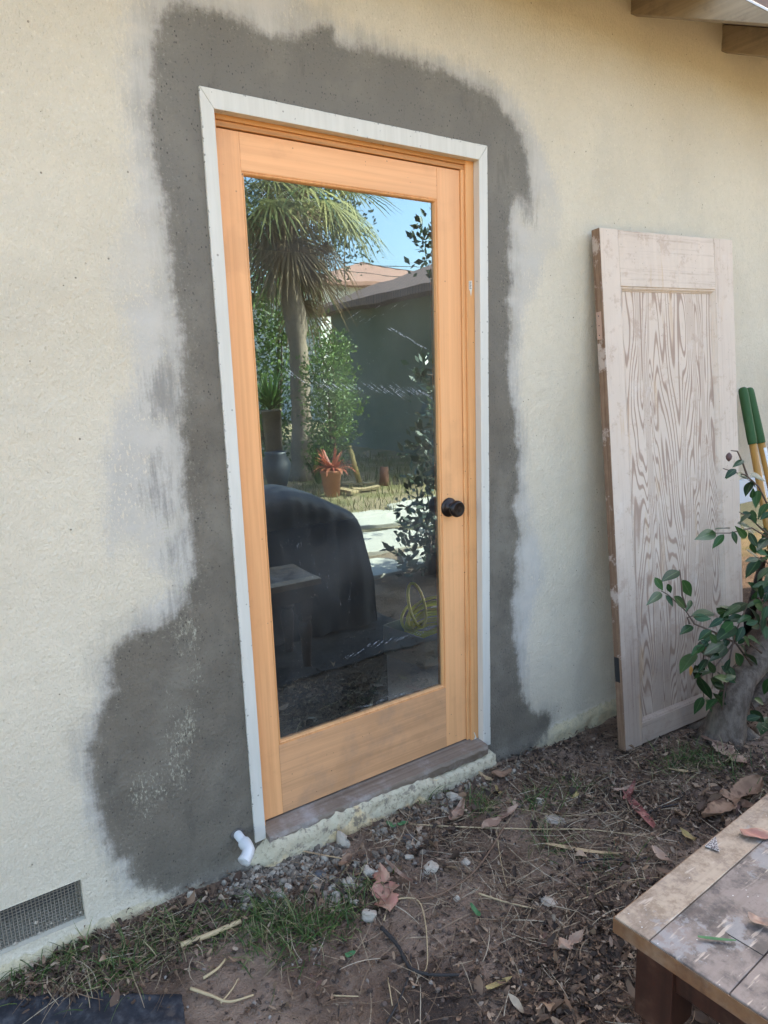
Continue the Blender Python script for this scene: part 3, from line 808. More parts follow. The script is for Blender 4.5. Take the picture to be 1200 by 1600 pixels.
# ---- post-hole digger: two long handles with green grips, leaning on the wall
M_GRIP = simple('green_foam_grip', (.030, .085, .022), .75, .2, 220, .35)
M_HANDLE = wood('varnished_handle', (.50, .25, .055), (.40, .185, .04), 'z', 90, .9, .35, (.2, .1, .04), .4)
M_LABELW = simple('white_label', (.75, .75, .73), .6, .05, 60, 0)
M_STEEL = simple('rusty_steel', (.12, .09, .075), .6, .4, 60, .3, .5, .5)
pd = thing('post_hole_digger', (2.72, -.42, -.075), 'post hole digger with green foam grips on two wooden handles behind the old door', 'garden tool')
for k, (tx, ty, fx) in enumerate(((2.490, -.050, 1226), (2.565, -.038, 1252))):
    top = np.array([tx, ty, 1.280 - .004 * k]); foot = wp(fx, 969, -.32)
    d = foot - top; L_ = np.linalg.norm(d); d /= L_
    mb = MB(); mb.tube([top + d * .25, top + d * .6, foot], [.0165, .0165, .0175], 16)
    h = mb.build('handle', M_HANDLE, pd)
    mb = MB(); rr = [.002, .011, .0165, .0195, .0205, .0205, .0205, .0205, .0195, .0185]
    ss = [0, .002, .006, .014, .03, .1, .17, .23, .262, .266]
    mb.tube([top + d * s_ for s_ in ss], rr, 18); mb.build('grip', M_GRIP, h)
    if k:
        side = np.cross(d, [0, 1, 0]); side /= np.linalg.norm(side); nrm = np.cross(side, d); 
        if nrm[1] > 0: nrm = -nrm
        mb = MB(); V = []; F = []
        for i, s_ in enumerate((.29, .42)):
            for j in range(7):
                th = (-1 + j / 3) * .75
                V.append(top + d * s_ + side * math.sin(th) * .0172 + nrm * math.cos(th) * .0172)
        for j in range(6): F.append((j, j+1, 8+j, 7+j))
        mb.add(V, F, True); mb.build('label', M_LABELW, h)
    # clamshell blade
    mb = MB(); V = []; F = []
    sgn = -1 if k == 0 else 1
    for i in range(8):
        for j in range(9):
            th = (-1 + j / 4) * 1.1; zz = .24 - i * .04; r_b = .062 * (1 - .45 * max(0, (i - 4) / 3) ** 2)
            V.append((foot[0] + sgn * (.0 + r_b * math.cos(th)), foot[1] - .02 + r_b * math.sin(th), zz + foot[2] - .22))
    for i in range(7):
        for j in range(8): F.append((i*9+j, i*9+j+1, (i+1)*9+j+1, (i+1)*9+j))
    mb.add(V, F, True); mb.build('blade', M_STEEL, h, solid=.003)

# ---- spare window sash leaning on the wall behind the digger
sw = thing('window_sash', (2.30, -.16, -.085), 'white painted single-pane window sash leaning low on the wall behind the green-handled tool', 'window')
M_SASH = simple('sash_paint', (.60, .64, .68), .55, .08, 40, .15)
sx0, sx1 = 2.295, 3.35
def MS(v):   # leaning frame: local x along wall, y thickness, z up the sash
    v = np.asarray(v, float); t = rad(8.2)
    return np.c_[v[:, 0], -.155 + v[:, 1] * math.cos(t) + v[:, 2] * math.sin(t), -.085 + v[:, 2] * math.cos(t) - v[:, 1] * math.sin(t)]
SH = .93
def sbox(a, b):
    m = MB(); m.box(a, b, MS); return m
sbox((sx0, 0, .0), (sx0 + .02, .035, SH)).build('stile', M_SASH, sw, bevel=.002)
sbox((sx1 - .05, 0, .0), (sx1, .035, SH)).build('stile', M_SASH, sw, bevel=.002)
sbox((sx0 + .0204, .0005, SH - .112), (sx1 - .0504, .0345, SH - .0005)).build('rail', M_SASH, sw, bevel=.002)
sbox((sx0 + .0204, .0005, .0005), (sx1 - .0504, .0345, .06)).build('rail', M_SASH, sw, bevel=.002)
q = NT('sash_glass')
fr = q.n('ShaderNodeFresnel'); fr.inputs['IOR'].default_value = 1.52
tr = q.n('ShaderNodeBsdfTransparent'); tr.inputs[0].default_value = (.82, .86, .84, 1)
gl = q.n('ShaderNodeBsdfGlossy'); gl.inputs['Roughness'].default_value = .02
m1 = q.n('ShaderNodeMixShader'); q.L(q.math('MULTIPLY', fr.outputs[0], 2.5, clamp=True), m1.inputs[0]); q.L(tr.outputs[0], m1.inputs[1]); q.L(gl.outputs[0], m1.inputs[2])
q.L(m1.outputs[0], q.out.inputs[0]); q.t.nodes.remove(q.p)
sbox((sx0 + .019, .014, .055), (sx1 - .049, .018, SH - .108)).build('glass', q.m, sw)

# ---- camellia bush at the foot of the old door
rng = random.Random(77)
cb = thing('camellia_bush', (1.80, -.43, -.085), 'glossy dark green camellia growing from a leaning grey trunk in front of the old door', 'shrub')
q = NT('bark_grey'); v = q.mapv(); n1 = q.noise(q.mapv((1, 1, .5)), 40, 6, .7); n2 = q.noise(v, 7, 3)
c = q.mix(q.step(n1, .35, .65), (.085, .062, .046), (.165, .128, .098)); c = q.mix(q.math('MULTIPLY', q.step(n2, .5, .7), .5), c, (.12, .115, .08))
M_BARK = q.fin(c, .9, q.bump(n1, .6, .006), .2)
def leaf_mat(name, c1, c2, rough=.3, trans=.12, spec=.5, rib=False):
    q = NT(name); r = q.at('rnd'); v = q.mapv()
    c = q.mix(r, c1, c2)
    if rib: c = q.mix(q.math('MULTIPLY', q.step(q.at('rib'), .86, .97), .6), c, (.10, .16, .06))
    c = c; c = q.mix(q.math('MULTIPLY', q.noise(v, 40, 3), .35), c, tuple(x * .55 for x in c1))
    m = q.fin(c, rough, q.bump(q.noise(v, 60, 2), .25, .003), spec)
    tl = q.n('ShaderNodeBsdfTranslucent'); q.L(c, tl.inputs[0]); mx = q.n('ShaderNodeMixShader'); mx.inputs[0].default_value = trans
    q.L(q.p.outputs[0], mx.inputs[1]); q.L(tl.outputs[0], mx.inputs[2]); q.L(mx.outputs[0], q.out.inputs[0])
    return m
M_CAM = leaf_mat('camellia_leaf', (.009, .030, .010), (.042, .098, .024), .40, .06, .28, True)
M_TWIG = simple('twig', (.11, .07, .05), .8, .3, 80, .3)
base = gp(1128, 1152, -.10)
path = [base + [-.01, 0, -.03], base + [.01, 0, .02], wp(1140, 1108, -.43), wp(1160, 1060, -.425), wp(1196, 1018, -.41), wp(1240, 960, -.43), wp(1300, 850, -.52), wp(1370, 700, -.62), wp(1400, 560, -.70)]
mb = MB(); mb.tube(path, [.105, .085, .062, .054, .052, .046, .038, .028, .012], 22, True, .10, rng)
mb.build('trunk', M_BARK, cb)
path2 = [base + [.10, .05, -.02], wp(1172, 1120, -.33), wp(1200, 1060, -.30), wp(1250, 990, -.25), wp(1330, 880, -.3)]
mb = MB(); mb.tube(path2, [.045, .034, .030, .026, .018], 14, True, .1, rng); mb.build('trunk', M_BARK, cb)
# roots flare
mb = MB()
for a_ in range(5):
    th = a_ * 1.25 + .4; o = base + [0.02, 0, 0]
    mb.tube([o + [math.cos(th) * .05, math.sin(th) * .05, .02], o + [math.cos(th) * .11, math.sin(th) * .10, -.005], o + [math.cos(th) * .19, math.sin(th) * .17, -.03]], [.045, .028, .01], 10, True, .1, rng)
mb.build('root', M_BARK, cb)
def leaf_verts(b, t, wid, nrm, curl=.12, fold=.12, nseg=7):
    """pointed oval leaf from base b to tip t; nrm is the blade's facing; gives verts and faces"""
    b = np.asarray(b, float); t = np.asarray(t, float); ax = t - b; L_ = np.linalg.norm(ax); ax /= L_
    nrm = nrm - ax * (nrm @ ax); nrm /= np.linalg.norm(nrm) + 1e-9; sd = np.cross(ax, nrm)
    V = []
    for i in range(nseg + 1):
        s_ = i / nseg; w = wid * L_ * (math.sin(math.pi * s_ ** .82) ** .95) * (1 - .18 * s_) if 0 < i < nseg else .0006
        c0 = b + ax * L_ * s_ - nrm * curl * L_ * (s_ * s_)
        V += [c0 - sd * w * .5 + nrm * fold * w, c0, c0 + sd * w * .5 + nrm * fold * w]
    F = []
    for i in range(nseg):
        F += [(i*3, i*3+1, i*3+4, i*3+3), (i*3+1, i*3+2, i*3+5, i*3+4)]
    return V, F
LV = [((1061,892),(1035,905)),((1023,902),(1036,923)),((1033,926),(1016,939)),((1043,912),(1049,928)),((1066,906),(1081,933)),((1040,930),(1052,948)),((1053,932),(1074,951)),((1080,938),(1074,952)),
 ((1115,958),(1082,959)),((1083,964),(1112,967)),((1082,978),(1062,991)),((1119,950),(1136,962)),((1168,942),(1135,957)),((1156,967),(1136,964)),((1130,966),(1108,979)),((1150,978),(1118,1001)),((1111,985),(1091,999)),
 ((1086,1020),(1062,1051)),((1100,1008),(1080,1022)),((1128,1006),(1100,1022)),((1093,1057),(1111,1095)),((1110,1060),(1135,1078)),((1098,1089),(1085,1114)),((1102,1094),(1119,1113)),((1115,1083),(1130,1098)),
 ((1176,939),(1200,954)),((1169,949),(1193,967)),((1202,923),(1177,932)),((1200,911),(1180,914)),((1186,874),(1165,903)),((1190,878),(1202,866)),((1168,996),(1200,1009)),((1153,1006),(1166,996)),((1157,1009),(1175,1026)),
 ((1149,1020),(1162,1044)),((1136,1040),(1150,1064)),((1185,873),(1165,876)),
 ((1162,719),(1146,728)),((1146,739),(1134,748)),((1151,741),(1172,747)),((1175,752),(1164,775)),((1184,766),(1180,791)),((1200,786),(1184,806)),((1172,743),(1200,750)),((1150,733),(1134,744)),((1160,745),(1185,756)),
 ((1118,832),(1091,840)),((1131,835),(1113,857)),((1144,830),(1153,850)),((1172,803),(1156,812)),((1152,818),(1176,823)),((1160,822),(1186,834)),((1170,832),(1184,856)),((1174,848),(1180,868)),((1200,840),(1182,860)),((1140,826),(1116,824)),((1186,812),(1160,806)),((1160,800),(1184,813)),((1196,858),(1204,880)),
 ((1205,800),(1188,812)),((1190,826),(1206,838)),((1150,985),(1128,972)),((1135,1010),(1112,1030)),((1120,1015),(1135,1036)),((1095,1000),(1112,1014)),((1105,1030),(1092,1048)),((1140,955),(1124,944)),((1145,1000),(1162,985)),((1110,1000),(1088,1010)),
 ((1203,1060),(1192,1086)),((1172,1110),(1196,1130)),((1205,1120),(1180,1148)),((1165,1125),(1190,1118)),((1205,1145),(1188,1170)),((1178,1092),(1200,1100)),((1180,1140),(1205,1165))]
for _ in range(62):
    cx_, cy_ = rng.choice([(1120,990),(1150,985),(1110,1040),(1140,1030),(1170,960),(1190,790),(1185,840),(1195,900),(1190,950),(1125,1075)])
    ax_, ay_ = cx_ + rng.gauss(0, 16), cy_ + rng.gauss(0, 16); th_ = rng.uniform(0, 6.28); l_ = rng.uniform(18, 32)
    LV.append(((ax_, ay_), (ax_ + l_ * math.cos(th_), ay_ + l_ * .8 * math.sin(th_) + 5)))
mb = MB(); rn = []; rib = []
for (a_, b_) in LV:
    yb_ = -.47 + rng.uniform(-.05, .05)
    pa = wp(*a_, y=yb_); pb = wp(*b_, y=yb_ - rng.uniform(-.02, .045))
    nr = CAM - pa; nr /= np.linalg.norm(nr); nr = nr + np.array([rng.uniform(-.6, .6), rng.uniform(-.5, .5), rng.uniform(.1, 1.1)])
    lpx = math.hypot(a_[0] - b_[0], a_[1] - b_[1]) * 3.15 / FPX
    V, F = leaf_verts(pa, pb, rng.uniform(.42, .54) * min(1.0, lpx / np.linalg.norm(pb - pa)), nr, rng.uniform(.02, .2), rng.uniform(.05, .22), 9)
    mb.add(V, F, True); rn += [rng.random() ** 1.3] * len(V); rib += [0, 1, 0] * (len(V) // 3)
# twigs that carry them
TW = [[(1175,1040),(1150,1005),(1110,985),(1085,975),(1072,955),(1045,930),(1033,923)],[(1074,955),(1066,930),(1064,905),(1062,890)],[(1078,975),(1074,965),(1084,962)],[(1128,1110),(1134,1060),(1146,1000),(1158,965),(1172,940),(1200,925)],
      [(1240,960),(1215,900),(1195,875),(1180,870)],[(1230,900),(1200,840),(1175,825),(1140,833),(1118,833)],[(1215,820),(1185,760),(1165,742),(1148,738),(1130,732)],[(1168,745),(1160,722),(1152,705),(1142,704)],[(1200,835),(1170,808),(1155,800)],
      [(1110,985),(1100,1020),(1095,1060),(1100,1090)],[(1150,1000),(1135,1020),(1115,1045),(1112,1062)],[(1190,1020),(1170,1005),(1155,1008)],[(1170,1090),(1180,1110),(1190,1130)]]
mt = MB()
for path in TW:
    pts = [wp(x, y, -.455 + .015 * math.sin(i * 2.1)) for i, (x, y) in enumerate(path)]
    mt.tube(pts, list(np.linspace(.0042, .0016, len(pts))), 6)
# leafy crown carrying on to the right and overhead, outside the frame
crown = [((2.55,-.70,.55),.34,160),((2.75,-.85,1.0),.36,190),((2.9,-.6,1.5),.4,170),((2.65,-1.05,.30),.25,80),((3.0,-1.15,.9),.42,180)]
for (c0, r0, n0) in crown:
    c0 = np.array(c0)
    for _ in range(n0):
        d = np.array([rng.gauss(0, 1) for _ in range(3)]); d /= np.linalg.norm(d); p = c0 + d * r0 * rng.random() ** .45
        a_ = d + np.array([rng.gauss(0, .6), rng.gauss(0, .6), -.4]); a_ /= np.linalg.norm(a_)
        V, F = leaf_verts(p, p + a_ * rng.uniform(.06, .095), .5, np.array([rng.gauss(0, .5), rng.gauss(0, .5), 1.0]), .12, .12, 4)
        mb.add(V, F, True); rn += [rng.random()] * len(V); rib += [0, 1, 0] * (len(V) // 3)
    for _ in range(7):
        d = np.array([rng.gauss(0, 1) for _ in range(3)]); d /= np.linalg.norm(d)
        mt.tube([c0 - np.array([0, 0, r0 * .7]), c0, c0 + d * r0 * .9], [.009, .006, .002], 5)
    mt.tube([np.array([2.35, -.46, .35]), (np.array([2.35, -.5, .5]) + c0) / 2, c0], [.018, .013, .008], 7)
mb.attr('rnd', rn); mb.attr('rib', rib); mb.build('foliage', M_CAM, cb); mt.build('twigs', M_TWIG, cb)
# brown bud hanging by the top twig
mb = MB(); o = wp(1139, 713, -.46)
mb.lathe([(.001, .014), (.008, .008), (.011, 0), (.009, -.010), (.002, -.018)], 10, lambda v: v + o); mb.build('bud', simple('brown_bud', (.10, .055, .05), .7), cb)
# one yellow leaf low on the bush
mb = MB(); V, F = leaf_verts(wp(1079, 1040, -.49), wp(1080, 1057, -.49), .4, np.array([-.4, -1, .3])); mb.add(V, F, True); mb.attr('rnd', [1.0] * len(V)); mb.build('leaf', leaf_mat('orange_leaf', (.55, .22, .05), (.6, .3, .08), .5), cb)

# ---- low work table with turned legs
TZ = .40; TC = gp(960, 1432, TZ)       # near corner of the top
t_ang = rad(3.0)
tb = thing('work_table', (TC[0] + .35, TC[1] - .18, -.09), 'low weathered wooden table spattered with paint, at the right edge', 'table')
tu = np.array([math.cos(t_ang), math.sin(t_ang), 0]); tv = np.array([math.sin(t_ang), -math.cos(t_ang), 0])
def MT(v):
    v = np.asarray(v, float); return TC + v[:, :1] * tu + v[:, 1:2] * tv + v[:, 2:3] * np.array([0, 0, 1.0])
TL_, TW_ = .70, .36
q = NT('painted_top'); v = q.mapv(); ed = q.at('border')
g = q.noise(q.mapv((.05, 1, 1)), 90, 5, .6); b1 = q.noise(v, 8, 9, .74); b2 = q.noise(v, 22, 9, .78); b3 = q.noise(q.mapv(loc=(3, 1, 2)), 9, 9, .72)
inner = q.mix(q.step(b1, .40, .60), (.048, .038, .034), (.215, .168, .138))
outer = q.mix(q.step(b2, .42, .60), (.36, .275, .19), (.22, .155, .10))
outer = q.mix(q.math('MULTIPLY', q.step(b1, .52, .62), .5), outer, (.14, .10, .075))
c = q.mix(ed, inner, outer)
c = q.mix(q.math('MULTIPLY', q.step(g, .45, .7), .3), c, (.14, .095, .07))
c = q.mix(q.math('MULTIPLY', q.step(b3, .57, .62), .60), c, (.25, .245, .235))
c = q.mix(q.math('MULTIPLY', q.step(b2, .60, .67), .65), c, (.040, .030, .028))
sp = q.vor(v, 70); c = q.mix(q.math('MULTIPLY', q.math('MULTIPLY', q.math('LESS_THAN', sp, .09), q.step(b1, .5, .6)), .8), c, (.55, .54, .5))
sc_ = q.noise(q.mapv((.15, 1, 1), (0, 0, .6)), 70, 3); c = q.mix(q.math('MULTIPLY', q.step(sc_, .60, .68), .6), c, (.52, .42, .32))
h = q.math('ADD', g, q.math('MULTIPLY', b2, .7))
M_TOP = q.fin(c, q.math('ADD', .42, q.math('MULTIPLY', b1, .35)), q.bump(h, .3, .003), .45)
M_TEDGE = wood('stained_edge', (.20, .105, .05), (.115, .055, .028), 'x', 60, .9, .45, (.34, .28, .2), .45, specks=.5)
M_TLEG = wood('dark_red_leg', (.042, .016, .010), (.020, .009, .006), 'z', 60, .9, .35, (.15, .08, .05), .5)
TT = .030
mb = MB(); bd = []
# boards: a border board along the left/back, and boards running crosswise, 1.2 mm seams between them
def board(u0, v0_, u1, v1, border):
    n0 = mb.n
    nx_, ny_ = max(2, int((u1-u0) / .05)), max(2, int((v1-v0_) / .05)); V = []
    for i in range(nx_ + 1):
        for j in range(ny_ + 1):
            a_, b_ = u0 + (u1-u0) * i / nx_, v0_ + (v1-v0_) * j / ny_
            V.append((a_, b_, .0008 * mnoise.noise(Vector((a_ * 6, b_ * 6, border)))))
    F = [(i*(ny_+1)+j, i*(ny_+1)+j+1, (i+1)*(ny_+1)+j+1, (i+1)*(ny_+1)+j) for i in range(nx_) for j in range(ny_)]
    # skirt
    ring = [i*(ny_+1) for i in range(nx_+1)] + [nx_*(ny_+1)+j for j in range(1, ny_+1)] + [i*(ny_+1)+ny_ for i in range(nx_-1, -1, -1)] + [j for j in range(ny_-1, 0, -1)]
    k0 = len(V); V += [(V[r][0], V[r][1], -TT) for r in ring]
    m = len(ring)
    F += [(ring[i], ring[(i+1) % m], k0 + (i+1) % m, k0 + i) for i in range(m)] + [tuple(k0 + i for i in range(m))[::-1]]
    mb.add(MT(np.array(V)), F); bd.extend([border] * len(V))

board(0, 0, TL_, .0700, 1.0)
for (a_, b_) in ((.0713, .2095), (.2108, .2900)): board(0 if a_ < .3 else .0, a_, TL_, b_, .0)
board(0, .2913, TL_, TW_, .6)
mb.attr('border', bd)
top_o = mb.build('tabletop', M_TOP, tb, bevel=.0018)
mb = MB(); mb.box((-.0022, -.001, -TT - .001), (-.0004, TW_ + .001, -.0030), MT); mb.box((-.0004, -.0022, -TT - .001), (TL_, -.0006, -.0030), MT)
mb.build('edge_band', M_TEDGE, top_o)
mb = MB(); mb.box((.114, .150, .0002), (.1152, .2095, .0011), MT); mb.build('crack', M_DARK, top_o)
mb = MB()
ap = .022
mb.box((.045, .030, -TT - .085), (TL_ - .03, .030 + ap, -TT + .001), MT); mb.box((.045, TW_ - .052, -TT - .085), (TL_ - .03, TW_ - .03, -TT + .001), MT)
mb.box((.036, .10, -TT - .075), (.036 + ap, TW_ - .06, -TT + .001), MT); mb.box((TL_ - .06, .06, -TT - .075), (TL_ - .038, TW_ - .06, -TT + .001), MT)
mb.build('apron', M_TLEG, tb, bevel=.002)
LH = TZ + .10
for (a_, b_) in ((.062, .066), (TL_ - .075, .066), (.062, TW_ - .066), (TL_ - .075, TW_ - .066)):
    mb = MB(); hw = .036
    mb.box((a_ - hw, b_ - hw, -TT - .165), (a_ + hw, b_ + hw, -TT - .0005), MT)
    zt = -TT - .165
    H_ = LH + zt          # remaining height
    prof = [(.030, zt), (.036, zt - .008), (.038, zt - .016), (.034, zt - .024), (.027, zt - .030), (.030, zt - .040), (.036, zt - .06), (.036, zt - .09), (.030, zt - .14), (.023, zt - H_ * .75), (.020, zt - H_ * .88), (.026, zt - H_ * .92), (.022, zt - H_)]
    mb.lathe(prof, 28, lambda v, a_=a_, b_=b_: MT(np.c_[v[:, 0] + a_, v[:, 1] + b_, v[:, 2]]))
    mb.build('leg', M_TLEG, tb, bevel=.0015)
# ================================================================== GROUND
def gz_at(x, y):
    """height of the yard's surface"""
    near_ = max(0.0, 1 - max(abs(x - 1) - 4, abs(y + 1.5) - 5, 0) / 6)
    h = -.080 + .018 * mnoise.noise(Vector((x * 1.7, y * 1.7, 5))) + .009 * mnoise.noise(Vector((x * 6, y * 6, 1)))
    h += (-.036) * min(1, max(0, (x - .95) / .4)) * math.exp(-((y + .15) / .38) ** 2)      # a little lower at the foot of the old door
    h += .018 * math.exp(-((x + .3) / .35) ** 2 - (y / .22) ** 2)
    return h * 1.0 if near_ else -.08
def faxis(lo, hi, st, flo, fhi):
    a = list(np.arange(lo, hi, st)) + [hi]
    g, s_ = lo, st
    while g > flo: s_ *= 1.35; g -= s_; a.append(max(g, flo))
    g, s_ = hi, st
    while g < fhi: s_ *= 1.35; g += s_; a.append(min(g, fhi))
    return np.array(sorted(set(np.round(a, 4))))
gx = faxis(-1.1, 2.9, .013, -400, 400); gy = faxis(-1.75, .03, .013, -400, 400)
V = []; 
for x in gx:
    for y in gy:
        if abs(x) < 12 and abs(y) < 14:
            h = gz_at(x, y)
            if -1.2 < x < 3 and -1.8 < y < .1:
                h += .0055 * mnoise.fractal(Vector((x * 22, y * 22, 3)), 1, 2, 3)
        else: h = -.08
        if y > .12: h = min(h, -.1)
        V.append((x, y, h))
ny_ = len(gy)
F = [(i*ny_+j, (i+1)*ny_+j, (i+1)*ny_+j+1, i*ny_+j+1) for i in range(len(gx)-1) for j in range(ny_-1)]
q = NT('soil'); v = q.mapv()
n1 = q.noise(v, 5, 6, .62); n2 = q.noise(v, 45, 5, .7); n3 = q.noise(v, 1.2, 3); n4 = q.noise(v, 160, 3, .7)
c = q.mix(q.step(n1, .36, .62), (.152, .098, .066), (.295, .205, .145))
c = q.mix(q.math('MULTIPLY', q.step(n2, .5, .68), .45), c, (.17, .125, .10))
c = q.mix(q.math('MULTIPLY', q.step(n4, .62, .72), .45), c, (.26, .22, .185))
c = q.mix(q.math('MULTIPLY', q.step(n2, .42, .30), .6), c, (.028, .020, .016))
c = q.mix(q.math('MULTIPLY', q.at('wet'), .8), c, (.022, .018, .017))
far = q.mix(q.step(q.noise(v, 2.3, 5), .42, .6), (.34, .26, .165), (.22, .20, .09))
c = q.mix(q.at('far'), c, far)
h = q.math('ADD', q.math('MULTIPLY', n2, 1.1), q.math('ADD', q.math('MULTIPLY', n4, .5), q.noise(v, 16, 6, .7)))
M_SOIL = q.fin(c, .95, q.bump(h, 1.0, .016), .15)
mb = MB(); mb.add(V, F, True)
Vn = np.array(V)
w1 = gp(690, 1590, -.08); w2 = gp(960, 1530, -.08); w3 = gp(60, 1590, -.08)
wet = np.clip(1.5 - np.hypot(Vn[:, 0] - w1[0], Vn[:, 1] - w1[1]) / .11, 0, 1) + np.clip(1.4 - np.hypot((Vn[:, 0] - .95) / 1.7, Vn[:, 1] + 1.12) / .30, 0, 1) * .9
mb.attr('wet', np.clip(wet, 0, 1))
mb.attr('far', np.clip((-(Vn[:, 1]) - 2.6) / .8, 0, 1))
tag(mb.build('ground', M_SOIL), kind='structure')

# the pale concrete path in the sun, beyond the shadow of the house
q = NT('path_concrete'); v = q.mapv(); n1 = q.noise(v, 4, 5); n2 = q.noise(v, 60, 4)
c = q.mix(n1, (.42, .38, .32), (.58, .54, .47)); c = q.mix(q.math('MULTIPLY', q.step(n2, .55, .7), .3), c, (.25, .22, .18))
M_PATH = q.fin(c, .9, q.bump(n2, .3, .004), .2)
mb = MB(); rng = random.Random(3)
def slab(cx, cy, w, d, rot):
    n = 14; V = []
    for z in (-.11, -.045):
        for k in range(n):
            th = 2 * math.pi * k / n; r = (1 / max(abs(math.cos(th)), abs(math.sin(th)))) ** .8
            V.append((cx + w * r * math.cos(th) * math.cos(rot) - d * r * math.sin(th) * math.sin(rot), cy + w * r * math.cos(th) * math.sin(rot) + d * r * math.sin(th) * math.cos(rot), z + (0 if z < -.1 else .004 * rng.random())))
    mb.add(V, [tuple(range(n))[::-1], tuple(range(n, 2*n))] + [(k, (k+1) % n, n + (k+1) % n, n + k) for k in range(n)])
for (cx, cy, w, d, r) in ((2.05,-2.50,.34,.24,.1),(2.85,-2.46,.36,.25,-.05),(2.62,-3.20,.50,.34,.15),(3.7,-3.1,.5,.4,0),(3.2,-4.1,.5,.38,.3),(1.1,-2.75,.4,.3,.1),(4.2,-4.3,.5,.42,-.1),(.2,-2.8,.4,.33,0)):
    slab(cx, cy, w, d, r)
tag(mb.build('path', M_PATH, bevel=.008), kind='structure')

# ------------------------------------------------------------------ scattered litter (nobody could count it)
def col_attr_mat(name, stops, rough=.85, trans=0.0, bump=.2, nscale=60):
    q = NT(name); r = q.at('rnd'); v = q.mapv(); c = q.ramp(r, stops)
    n = q.noise(v, nscale, 3); c = q.mix(q.math('MULTIPLY', n, .5), c, (.03, .022, .018))
    m = q.fin(c, rough, q.bump(n, bump, .003), .3)
    if trans:
        tl = q.n('ShaderNodeBsdfTranslucent'); q.L(c, tl.inputs[0]); mx = q.n('ShaderNodeMixShader'); mx.inputs[0].default_value = trans
        q.L(q.p.outputs[0], mx.inputs[1]); q.L(tl.outputs[0], mx.inputs[2]); q.L(mx.outputs[0], q.out.inputs[0])
    return m
M_LITTER = col_attr_mat('dead_leaf', [(0, (.035, .023, .016)), (.35, (.11, .066, .043)), (.6, (.20, .122, .074)), (.8, (.33, .21, .125)), (.93, (.48, .36, .25)), (1, (.12, .055, .04))], .8)
M_NEEDLE = col_attr_mat('dry_needle', [(0, (.08, .048, .030)), (.5, (.25, .16, .095)), (.85, (.43, .33, .21)), (1, (.54, .46, .33))], .75)
M_GRASS = col_attr_mat('grass_blade', [(0, (.030, .070, .014)), (.42, (.068, .140, .026)), (.68, (.14, .22, .05)), (.85, (.36, .31, .15)), (1, (.42, .35, .20))], .5, .25)
M_GRAVEL = col_attr_mat('gravel_stone', [(0, (.08, .065, .05)), (.35, (.20, .16, .12)), (.7, (.33, .275, .21)), (1, (.46, .40, .315))], .9, 0, .5, 120)
nrng = np.random.default_rng(12)
def blobs(spec, n):
    """pick n ground points from a mixture of soft discs given by (px, py, radius in m, weight)"""
    w = np.array([s[3] for s in spec], float); w /= w.sum()
    k = nrng.choice(len(spec), n, p=w)
    C_ = np.array([gp(s[0], s[1], -.08)[:2] for s in spec]); R_ = np.array([s[2] for s in spec])
    P = C_[k] + nrng.normal(0, 1, (n, 2)) * R_[k, None] * .6
    ok = (P[:, 1] < -.012)
    P = P[ok]
    # nothing grows under the old door's foot line nor inside the wall
    return P
def scatter_strips(name, mat, P, len_, wid, lift, curl, flat, seg=3, taper=True, kind='stuff', zoff=0.0, rpow=1.0, label=None):
    """ribbons: every one a curved tapering strip of seg quads"""
    n = len(P)
    hd = nrng.uniform(0, 2*math.pi, n); L_ = nrng.uniform(*len_, n); W = nrng.uniform(*wid, n); pit = nrng.uniform(*lift, n); cu = nrng.uniform(*curl, n); roll = nrng.uniform(-flat, flat, n)
    bend = nrng.normal(0, .5, n)
    z0 = np.array([gz_at(p[0], p[1]) for p in P]) + zoff + nrng.uniform(0, .008, n)
    V = np.zeros((n, seg + 1, 2, 3)); 
    pos = np.c_[P, z0]; h = hd.copy(); pt = pit.copy()
    for i in range(seg + 1):
        t = i / seg
        d = np.c_[np.cos(h) * np.cos(pt), np.sin(h) * np.cos(pt), np.sin(pt)]
        sd = np.c_[-np.sin(h) * np.cos(roll), np.cos(h) * np.cos(roll), np.sin(roll)]
        w = W * ((1 - t) ** .6 if taper else (math.sin(math.pi * min(max(t, .06), .94)) ** .7)) * .5 + .0002
        V[:, i, 0] = pos - sd * w[:, None]; V[:, i, 1] = pos + sd * w[:, None]
        pos = pos + d * (L_ / seg)[:, None]; h = h + bend / seg; pt = pt - cu / seg
    gmin = np.array([gz_at(p[0], p[1]) for p in P])[:, None, None] - .002
    V[..., 2] = np.maximum(V[..., 2], gmin)
    mb = MB(); idx = []
    m = (seg + 1) * 2
    base = np.arange(n)[:, None] * m
    quads = np.array([(2*i, 2*i+1, 2*i+3, 2*i+2) for i in range(seg)])
    F = (base[:, None, :] + quads[None]).reshape(-1, 4)
    mb.add(V.reshape(-1, 3), F.tolist(), True)
    mb.attr('rnd', np.repeat(nrng.random(n) ** rpow, m))
    o = mb.build(name, mat); tag(o, label, kind=kind); return o
